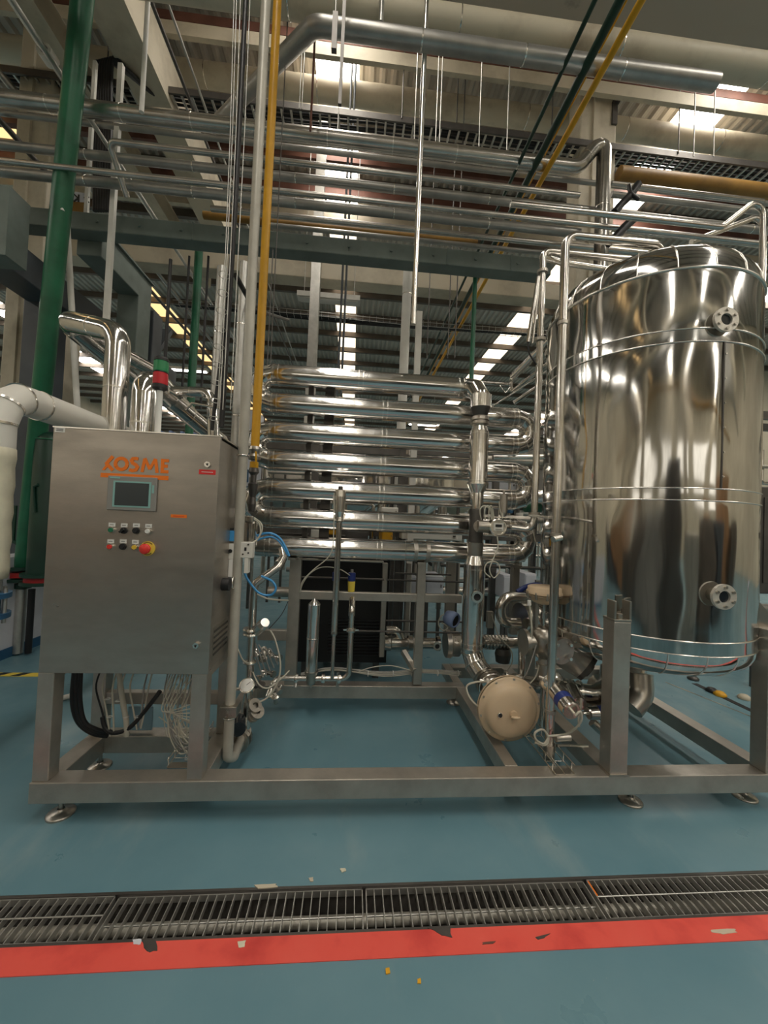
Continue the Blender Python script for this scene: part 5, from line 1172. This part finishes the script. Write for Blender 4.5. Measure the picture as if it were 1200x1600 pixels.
# lamps
def lamp(label, px, py, Y, L=1.2, m='lamp'):
    p = W(px, py, Y); t = thing('strip_light', label, 'light', tuple(p), 'strip lights of the hall')
    MB().box((p.x-L/2, Y-.09, p.z), (p.x+L/2, Y+.09, p.z+.08)).build('housing', 'white', t)
    MB().box((p.x-L/2+.04, Y-.07, p.z-.02), (p.x+L/2-.04, Y+.07, p.z)).build('diffuser', m, t)
    for s in (-1, 1): MB().cyl((p.x+s*L*.4, Y, p.z+.08), (p.x+s*L*.4, Y, 8.01), .006, n=6).build('hanger_wire', 'galv', t)
lamp('strip light shining under the cream beam near the middle', 560, 440, 9.0, .7); lamp('unlit strip light hanging before the middle skylight', 514, 470, 6.2, 1.0, 'offwhite')
lamp('small bright strip light seen between the top coil runs', 660, 664, 16.0, 1.2); lamp('bright strip light behind the signal tower', 280, 578, 13, 1.8)
lamp('small bright strip light by the branch pipe top', 829, 427, 10, .5); 
# ================================================================== LEFT SIDE
pthing('green_water_pipe', 'big leaning green pipe rising at the left', [W(132, -30, 3.3), W(37, 888, 4.3)], 12.5*3.8/600, 'green', n=22)
gv = thing('green_valve', 'green flanged valve with red plates below the big green pipe', 'valve', tuple(W(33, 1000, 4.3)))
def fl(px, py, r, h, m, name, Y=4.3): q = W(px, py, Y); return MB().cyl(q-V((0, 0, h/2)), q+V((0, 0, h/2)), r, n=20).build(name, m, gv)
fl(37, 887, .15, .03, 'dkgreen', 'flange'); fl(36, 905, .15, .03, 'dkgreen', 'flange'); fl(36, 897, .12, .05, 'red', 'red_plate'); fl(36, 915, .07, .05, 'dkgreen', 'reducer')
q = W(34, 920, 4.3); MB().cyl(q, (q.x, q.y, .02), .045, n=16).build('support_pipe', 'galv', gv); MB().cyl((q.x+.1, q.y, q.z), (q.x+.1, q.y, .02), .03, n=12).build('black_conduit', 'black', gv)
MB().bar(W(24, 790, 4.2), W(20, 845, 4.2), .03, .02).bar(W(20, 845, 4.2), W(34, 852, 4.2), .03, .03).build('lever', 'dkgreen', gv)
vs_ = thing('green_vessel', 'dark green domed filter vessel partly hidden by the cabinet', 'vessel', tuple(W(78, 890, 4.1)))
q = W(84, 676, 4.1); qb = W(78, 895, 4.1)
MB().slathe((q.x, 4.1, q.z), (0, 0, -1), [(0, 0), (.005, .07), (.03, .11), (.07, .135), (.1, .145), (q.z-qb.z, .145)], 28).build('body', 'dkgreen', vs_)
MB().torus((q.x, 4.1, q.z-.09), (0, 0, 1), .145, .008, 28, 6).build('rim', 'green', vs_)
MB().cyl((q.x, 4.1, qb.z), (q.x, 4.1, qb.z-.03), .19, n=24).cyl((q.x, 4.1, qb.z-.08), (q.x, 4.1, qb.z-.11), .19, n=24).build('flange', 'dkgreen', vs_)
MB().cyl((q.x, 4.1, qb.z-.03), (q.x, 4.1, qb.z-.08), .16, n=24).build('red_plate', 'red', vs_)
MB().tube([W(55, 800, 3.95), W(53, 760, 3.95), W(60, 757, 3.95)], .014, 8).build('bracket_arm', 'dkgreen', vs_)
MB().cyl((q.x+.1, 4.1, qb.z-.11), (q.x+.1, 4.1, 0), .035, n=14).build('stand', 'galv', vs_)
# insulated white elbow pipe
xw = W(-13, 760, 2.05).x; zw = WX(38, 626, xw); rw = .080
zwh = zw.z
wp = thing('insulated_pipe', 'pale insulated elbow pipe at the left edge wrapped in yellowed foam', 'pipe', (xw, 2.05, .45))
MB().tube([(xw, 2.05, W(12, 700, 2.05).z), (xw, 2.05, zwh-.16), (xw+.0, 2.09, zwh-.06), (xw, 2.18, zwh), (xw, 2.3, zwh), (xw, 4.6, zwh)], rw, 24, flat=True).build('jacket', 'offwhite', wp)
mb = MB()
for (c, d) in (((xw, 2.05, zwh-.16), (0, 0, 1)), ((xw, 2.09, zwh-.06), (0, .5, .9)), ((xw, 2.18, zwh), (0, 1, .4)), ((xw, 2.3, zwh), (0, 1, 0)), ((xw, 3.6, zwh), (0, 1, 0))): band(mb, c, d, rw, .012, 24, .004)
mb.build('joint_bands', 'bead', wp, kind='stuff')
mb = MB(); zt_ = W(12, 700, 2.05).z; zb_ = W(8, 905, 2.05).z
mb.slathe((xw, 2.05, zt_), (0, 0, -1), [(0, rw), (.002, rw+.003)]+[((zt_-zb_)*k/14, rw+.003+.003*math.sin(k*2.1)) for k in range(1, 15)]+[(zt_-zb_+.004, .05)], 24)
mb.build('foam_wrap', 'tape', wp, label='yellowed foam wrap')
MB().cyl((xw, 2.05, zb_), (xw, 2.05, zb_-.06), .062, n=20).build('pipe_end', 'galv', wp)
for k, z in enumerate((zb_-.07, zb_-.17)):
    MB().cyl((xw, 2.05, z), (xw, 2.05, z-.025), .10, n=20).build('blue_flange', 'bluepaint', wp)
MB().cyl((xw, 2.05, zb_-.09), (xw, 2.05, zb_-.17), .06, n=14).build('blue_body', 'bluepaint', wp); MB().tube([(xw, 2.05, zb_-.19), (xw, 2.05, zb_-.30), (xw-1.2, 2.05, zb_-.32), (xw-1.2, 2.05, 0)], .055, 14, bend=.09).build('lower_pipe', 'farwhite', wp)
for k in range(6): th = k*PI/3+.2; MB().cyl((xw+.083*math.cos(th), 2.05+.083*math.sin(th), zb_-.05), (xw+.083*math.cos(th), 2.05+.083*math.sin(th), zb_-.22), .009, n=6).build('stud', 'galv', wp)
# silver looping pipe behind the cabinet
r1 = 17*2.85/600
zA = W(176, 690, 2.85); xs1 = zA.x
sl = pthing('silver_loop_pipe', 'polished insulated pipe looping up behind the cabinet left half', [(xs1, 2.85, 1.2), (xs1, 2.85, W(183, 520, 2.85).z), W(112, 503, 3.05), W(112, 512, 3.4), W(240, 580, 4.6), W(330, 680, 5.6)], r1*.95, 'clad', bend=.13, n=22, seg=4, bands=.45)
pthing('silver_branch_pipe', 'polished insulated pipe parallel under the looping pipe', [W(113, 514, 3.38), W(235, 615, 4.8)], .075, 'clad', n=18, bands=.5)
zA = W(222, 690, 2.8); r2 = 17*2.8/600
pthing('silver_elbow_pipe', 'shorter polished insulated elbow pipe left of the signal tower', [(zA.x, 2.8, 1.2), (zA.x, 2.8, W(228, 592, 2.8).z), W(262, 622, 3.4), W(345, 690, 4.2)], r2, 'clad', bend=.12, n=22, seg=4, bands=.4)
pthing('silver_cross_pipe', 'polished horizontal pipe ending in an elbow right of the signal tower', [W(265, 612, 3.5), W(331, 613, 3.5), W(333, 690, 3.5)], .045, 'clad', bend=.09, n=16, bands=.3)
pthing('tiny_hooked_rod', 'thin hooked rod above the cabinet right corner', [W(290, 640, 3.2), W(300, 630, 3.2), W(345, 638, 3.2)], .012, 'bead', 'rod', n=8)
# portal frame left
def ybeam(name, label, px, py, pxe, pye, w, h, m, X=None, cat='beam', Ya=None, Yb=None, z=None):
    pass
gx = W(137, 372, 4.35); hw = .13; YG2 = WX(222, 450, gx.x).y
t = struct(thing('portal_frame', 'grey-green steel portal frame at the upper left', 'frame', (gx.x, 4.4, 0)), 'grey-green steel portal frame at the upper left', 'frame')
MB().box((gx.x-hw, 4.38, gx.z-.17), (gx.x+hw, YG2, gx.z+.14)).build('girder', 'grbeam', t, bevel=.01)
MB().box((gx.x-hw-.03, 4.37, gx.z+.14), (gx.x+hw+.03, YG2, gx.z+.16)).build('top_flange', 'grbeam', t)
x = gx.x; MB().box((x-.13, YG2-.3, 0), (x+.13, YG2, gx.z-.15)).build('column_post', 'grbeam', t, bevel=.01)
MB().box((x-.13, 5.5, 0), (x+.13, 5.75, gx.z-.15)).build('column_post', 'blgrey', t, bevel=.01)
MB().bar((x, 5.7, gx.z-.7), (x, 6.1, gx.z-.15), .2, .06).build('haunch', 'blgrey', t)
lx = W(20, 420, 4.2); 
t = struct(thing('portal_frame', 'x', 'frame', (lx.x, 4.2, 0)), 'blue-grey box girder and column at the far left', 'frame')
MB().box((lx.x-.18, 3.6, lx.z-.12), (lx.x+.16, 7.5, lx.z+.2)).build('girder', 'blgrey', t, bevel=.01)
q = W(48, 600, 4.6); MB().box((q.x-.13, 4.6, 0), (q.x+.13, 4.9, W(54, 430, 4.6).z)).build('column_post', 'blgrey', t, bevel=.01)
q = W(86, 600, 6.2); MB().box((q.x-.12, 6.2, 0), (q.x+.12, 6.5, W(86, 470, 6.2).z)).build('cream_post', 'cream', t)
q = W(6, 345, 3.6); MB().box((q.x-.4, 3.58, W(6, 400, 3.6).z), (W(15, 345, 3.6).x, 3.8, W(6, 292, 3.6).z)).build('end_block', 'grbeam', t)
pthing('white_strut', 'slim white strut leaning beside the big green pipe', [W(103, 320, 4.0), W(122, 660, 4.0)], .027, 'white', 'strut')
pthing('white_strut', 'short white capped rod beside the green pipe near the rack', [W(95, 178, 3.6), W(97, 330, 3.6)], .022, 'white', 'strut')
# black cable column with white frame
cc = thing('cable_column', 'tall bundle of black cables clipped in a frame at the upper left', 'cables', tuple(W(160, 330, 4.4)))
for k in range(7):
    x = 148+4*k; cable([W(x, 330, 4.45), W(x+1, 200, 4.45), W(x+2, 110, 4.45), W(x+8, 97-k, 4.45), W(x+30, 100+2*k, 4.5), W(x+70, 130+3*k, 4.8), W(x+110, 142+2*k, 5.0)], .022, 'black', cc)
sg = thing('numbered_sign', 'small pale plate with black SK letters behind the big green pipe', 'sign', tuple(W(123, 312, 4.3)))
a = W(111, 299, 4.3); b = W(137, 317, 4.3); MB().box((a.x, 4.3, b.z), (b.x, 4.32, a.z)).build('plate', 'farwhite', sg); b2 = W(137, 326, 4.3)
MB().box((a.x, 4.3, W(600, 378, 4.2).z), (b.x, 4.32, b.z)).build('yellow_edge', 'ochre', sg)
c = W(121.5, 309, 4.29); mb = MB(); s_ = .04
ribbon(mb, [(c.x+s_*.1, c.z-s_), (c.x+s_*.1, c.z+s_)], .014, 4.294, 4.2995); ribbon(mb, [(c.x-s_*1.1, c.z+s_), (c.x, c.z), (c.x-s_*1.1, c.z-s_)], .014, 4.294, 4.2995)
c = c+V((.085, 0, -.01)); ribbon(mb, [(c.x+s_*.6, c.z+s_*.7), (c.x, c.z+s_), (c.x-s_*.5, c.z+s_*.5), (c.x, c.z), (c.x+s_*.5, c.z-s_*.5), (c.x, c.z-s_), (c.x-s_*.6, c.z-s_*.7)], .014, 4.294, 4.2995)
mb.build('letters', 'black', sg)
# white low wall, its cabinet box, hazard strip
p = WZ(0, 1032, 0); q = WZ(62, 1003, 0)
struct(MB().box((p.x-.25, .5, 0), (p.x, 8.0, 1.02)).build('wall_side_low', 'farwhite'), 'low white wall at the left edge', 'wall')
MB().box((p.x-.01, .5, 0), (p.x+.012, 8, .10)).build('baseboard_left', 'bluepaint', kind='structure', label='dark blue skirting of the low white wall', category='baseboard')
t = thing('switch_box', 'ivory switch box with a black knob left of the big green pipe', 'box', tuple(W(29, 880, 5.2)))
a = W(22, 750, 5.2); b = W(39, 880, 5.2); MB().box((a.x, 5.2, b.z), (b.x, 5.35, a.z)).build('case', 'ivory', t); MB().cyl(W(29, 771, 5.2), W(29, 771, 5.2)+V((0, -.02, 0)), .02, n=12).build('knob', 'black', t)
MB().box((a.x+.05, 5.22, 0), (a.x+.09, 5.3, b.z)).build('stand', 'dark_steel', t)
z = WZ(0, 1054, 0); z2 = WZ(72, 1051, 0)
hz = struct(MB().box((z.x-2.2, z.y-.04, .0), (z2.x+.05, z.y+.04, .004)).build('hazard_stripe', 'estop_y'), 'yellow and black hazard stripe on the floor left of the cabinet', 'floor marking')
sb = None
for k in range(26):
    x = z.x-2.1+k*.17
    if x > z2.x-.1: break
    MB().add([(x, z.y-.04, .0045), (x+.08, z.y-.04, .0045), (x+.14, z.y+.04, .0045), (x+.06, z.y+.04, .0045)], [(0, 1, 2, 3)]).build('black_bar', 'black', hz)
pthing('floor_pipe', 'white pipe lying low behind the cabinet stand', [W(60, 1100, 3.3), W(108, 1088, 3.3), W(140, 1068, 3.8)], .02, 'white')

# ================================================================== BACKGROUND MACHINERY
rg = random.Random(21)
def rack(label, x0, x1, Y, zb, zt, n=9, nv=5, mats=('dullpipe', 'greypipe', 'dark_steel', 'pipe', 'frame'), d=.7):
    t = thing('pipe_rack', label, 'pipe rack', ((x0+x1)/2, Y, 0))
    for x in (x0, (x0+x1)/2, x1):
        for y in (Y, Y+d): MB().box((x-.04, y-.04, 0), (x+.04, y+.04, zt)).build('upright', 'dark_steel', t)
    for z in (zt-.06, zb+(zt-zb)*.45): 
        for y in (Y, Y+d): MB().box((x0, y-.03, z-.05), (x1, y+.03, z+.05)).build('rail', 'dark_steel', t)
    for k in range(n):
        z = zb+(zt-zb)*(k+.5)/n+rg.uniform(-.05, .05); r = rg.choice((.025, .035, .05, .065)); a = x0+rg.uniform(0, .4)*(x1-x0); b = x1-rg.uniform(0, .3)*(x1-x0); y = Y+rg.uniform(.0, d)
        pts = [V((a, y, z)), V((b, y, z))]
        if rg.random() < .6: pts.append(V((b, y, max(.1, z-rg.uniform(.3, 1.2)))))
        if rg.random() < .5: pts.insert(0, V((a, y, z+rg.uniform(.2, .6))))
        MB().tube(pts, r, 10, bend=r*2).build('pipe_run', rg.choice(mats), t)
    for k in range(nv):
        x = rg.uniform(x0, x1); y = Y+rg.uniform(-.1, d); z = rg.uniform(zb, zt-.4); r = rg.choice((.02, .03, .045))
        MB().cyl((x, y, max(0, z-rg.uniform(.5, 1.5))), (x, y, min(z+rg.uniform(.3, 1.2), zt)), r, n=10).build('pipe_drop', rg.choice(mats), t)
        q = V((x, y-.05, z)); MB().cyl(q, q+V((0, 0, .05)), r*2.2, n=10).cyl(q+V((0, 0, .15)), q+V((0, 0, .3)), r*2.6, n=12).build('valve', rg.choice(('satin', 'bluepaint', 'offwhite', 'dark_steel')), t)
rack('pipe rack behind the coil on its left half', -1.6, .6, 4.9, .5, 2.5, 9, 6)
rack('pipe rack behind the coil on its right half', .8, 3.2, 5.3, .4, 2.6, 10, 6)
rack('pipe rack between coil and tank in the distance', 3.4, 6.2, 6.3, .4, 3.4, 12, 6)
rack('far pipe rack left behind the cabinet', -6.5, -2.4, 7.8, .6, 3.0, 10, 7)
rack('far pipe rack in the hall centre', -2.2, 2.6, 11.5, .5, 3.6, 12, 8)
rack('far pipe rack right of the centre', 3.2, 9.0, 11.8, .5, 4.2, 14, 8)
rack('distant pipe rack spanning the hall middle', -8, -1, 17, .5, 4.4, 12, 8)
rack('distant pipe rack spanning the hall right side', 0, 9, 17.6, .5, 4.6, 14, 8)
rack('pipe rack right of the tank', 5.0, 8.6, 4.6, .2, 3.2, 12, 7, d=.5)
rack('low pipe rack behind the left green pipe', -7.0, -4.6, 5.2, .3, 3.4, 9, 6)
# process tanks with conical bottoms
def silo(label, x, Y, r, zb, zt, m='clad'):
    t = thing('process_tank', label, 'tank', (x, Y, 0))
    MB().slathe((x, Y, zb), (0, 0, 1), [(0, .06), (r*.75, r), (r*.76, r), (zt-zb-.25, r), (zt-zb-.1, r*.8), (zt-zb, .05)], 36).build('shell', m, t)
    for k in range(4):
        th = PI/4+k*PI/2; MB().cyl((x+r*.9*math.cos(th), Y+r*.9*math.sin(th), 0), (x+r*.9*math.cos(th), Y+r*.9*math.sin(th), zb+r*.8), .05, n=10).build('leg', 'frame', t)
    MB().cyl((x, Y, .3), (x, Y, zb+.05), .06, n=12).build('outlet', 'pipe', t)
    MB().torus((x, Y, zt-.3), (0, 0, 1), r+.01, .02, 36, 6).build('rim_band', 'bead', t)
q = W(650, 700, 8.2); silo('cone bottomed tank behind the right coil runs', q.x, 8.2, .85, 1.5, 3.5)
q = W(560, 700, 9.6); silo('steel tank behind the middle of the coil', q.x, 9.6, .95, 1.3, 3.6)
q = W(450, 700, 9.2); silo('steel tank behind the left of the coil', q.x, 9.2, .9, 1.2, 3.4, 'satin')
q = W(716, 700, 9.4); silo('cream cone bottomed tank behind the riser pipe', q.x, 9.4, .8, 1.7, 3.4, 'pcream')
q = W(860, 700, 14); silo('distant steel tank between coil and storage tank', q.x, 14, 1.1, 1.3, 4.6, 'satin')
# pale machines under the coil, valve blocks with yellow boxes
def cabin(label, px0, px1, py0, py1, Y, m, cat='cabinet', d=.5, ground=True, name='machine_cabinet', extra=None):
    a = W(px0, py0, Y); b = W(px1, py1, Y); t = thing(name, label, cat, ((a.x+b.x)/2, Y, 0 if ground else b.z))
    MB().box((a.x, Y, b.z), (b.x, Y+d, a.z)).build('body', m, t, bevel=.01)
    w = b.x-a.x; h = a.z-b.z
    MB().box((a.x+w*.08, Y-.01, b.z+h*.1), (b.x-w*.08, Y, b.z+h*.9)).build('door', m, t, bevel=.004)
    MB().box((b.x-w*.16, Y-.03, b.z+h*.45), (b.x-w*.12, Y-.01, b.z+h*.6)).build('handle', 'dark_steel', t)
    if ground and b.z > .03:
        for x in (a.x+.02, b.x-.06): MB().box((x, Y+.05, 0), (x+.04, Y+.09, b.z)).build('leg', 'dark_steel', t)
    return t
cabin('pale blue machine panel low behind the rails, left one', 602, 622, 898, 925, 5.0, 'farwhite')
cabin('pale blue machine panel low behind the rails, second', 637, 652, 902, 930, 5.0, 'farwhite'); cabin('wide pale blue machine panel left of the riser pipe', 665, 692, 900, 932, 5.0, 'farwhite')
cabin('pale blue machine panel right of the riser pipe', 786, 800, 898, 935, 5.0, 'farwhite'); cabin('pale blue machine panel above the diaphragm valve', 820, 838, 896, 920, 5.0, 'farwhite')
cabin('white control box seen between the two lowest coil runs', 596, 622, 792, 806, 4.6, 'white'); cabin('grey cabinet seen below the lowest full coil run', 628, 722, 828, 846, 4.6, 'offwhite')
cabin('yellow control box left under the sixth coil run', 510, 526, 825, 836, 4.3, 'yellow', 'box'); cabin('yellow control box right under the sixth coil run', 597, 613, 829, 846, 4.3, 'yellow', 'box')
cabin('black and white terminal box under the sixth coil run', 486, 508, 826, 842, 4.3, 'offwhite', 'box'); cabin('dark motor block under the sixth coil run', 540, 575, 828, 846, 4.3, 'dark_steel', 'box')
cabin('long bright machine cover seen between coil runs three and four', 490, 590, 700, 712, 7.2, 'farwhite'); cabin('bright panel seen at the left between coil runs three and four', 424, 450, 692, 708, 7.0, 'farwhite')
cabin('cream machine housing behind the right U bends', 765, 812, 680, 700, 6.0, 'pcream'); cabin('white corrugated housing right of the riser', 765, 808, 748, 768, 6.0, 'farwhite')
cabin('tall grey cabinet behind the left cabinet side', 372, 398, 640, 760, 6.5, 'farwhite'); cabin('dark machine frame right of the tank edge', 1188, 1260, 760, 930, 3.6, 'dark_steel')
cabin('grey blue machine beyond the slanted pipes', 840, 880, 700, 800, 6.0, 'bezel')
# thin white and green pipes crossing behind the coil's right side
pthing('green_cross_pipe', 'short green pipe crossing behind the twin tall pipes', [W(820, 793, 4.0), W(905, 793, 4.0)], .05, 'green'); pthing('white_cross_pipe', 'pale pipe crossing behind the twin tall pipes above the green one', [W(770, 714, 4.2), W(880, 714, 4.2)], .03, 'bead')
for t_, y_ in ((bpy.data.objects['green_cross_pipe'], 4.0), (bpy.data.objects['white_cross_pipe'], 4.2)):
    q = W(897 if y_ == 4.0 else 878, 793 if y_ == 4.0 else 714, y_); MB().box((q.x-.02, q.y-.02, 0), (q.x+.02, q.y+.02, q.z)).build('stand', 'dark_steel', t_)
pthing('silver_cross_stub', 'crinkled silver insulated stub behind the twin tall pipes', [W(835, 776, 3.9), W(905, 776, 3.9)], .075, 'clad')
# blue racking far left
t = thing('blue_racking', 'pale blue storage racking far behind the signal tower', 'racking', tuple(W(265, 700, 16)))
a = W(232, 640, 16); b = W(338, 640, 16)
for k in range(7): x = a.x+(b.x-a.x)*k/6; MB().box((x-.05, 16, 0), (x+.05, 16.9, 4.8)).build('upright', 'farblue', t)
for z in (1.2, 2.4, 3.4, 4.4): MB().box((a.x, 16, z), (b.x, 16.9, z+.12)).build('shelf_beam', 'farwhite', t)
for k in range(12):
    x = a.x+.2+(b.x-a.x-.8)*rg.random(); z = rg.choice((1.32, 2.52, 3.52)); MB().box((x, 16.1, z), (x+.6, 16.7, z+rg.uniform(.3, .7))).build('crate', rg.choice(('farwhite', 'farblue', 'white')), t)
# floor gully and small litter right
t = thing('floor_gully', 'narrow dark slot drain running back across the floor at the right', 'drain', tuple(WZ(1100, 1060, 0)))
a = WZ(1085, 1068, 0); b = WZ(1200, 1123, 0); MB().bar((a.x, a.y, -.001), (b.x, b.y, -.001), .06, .008).build('slot', 'blackbox', t); MB().bar((a.x-.3, a.y+.02, 0), (b.x-.1, b.y-.05, 0), .02, .006).build('edge', 'bead', t)
for i, (px, py, m, lab) in enumerate(((1125, 1087, 'yellow', 'small orange offcut lying in the slot drain'), (1112, 1081, 'black', 'black scrap lying in the slot drain'), (1163, 1092, 'pcream', 'pale rag lying by the slot drain'), (1083, 1062, 'dark_steel', 'dark fitting lying near the tank base'))):
    q = WZ(px, py, 0); tag(MB().slathe((q.x, q.y, 0), (0, 0, 1), [(0, .05), (.02, .055), (.04, .03), (.045, 0)], 7).build('floor_scrap', m), lab, 'scrap')
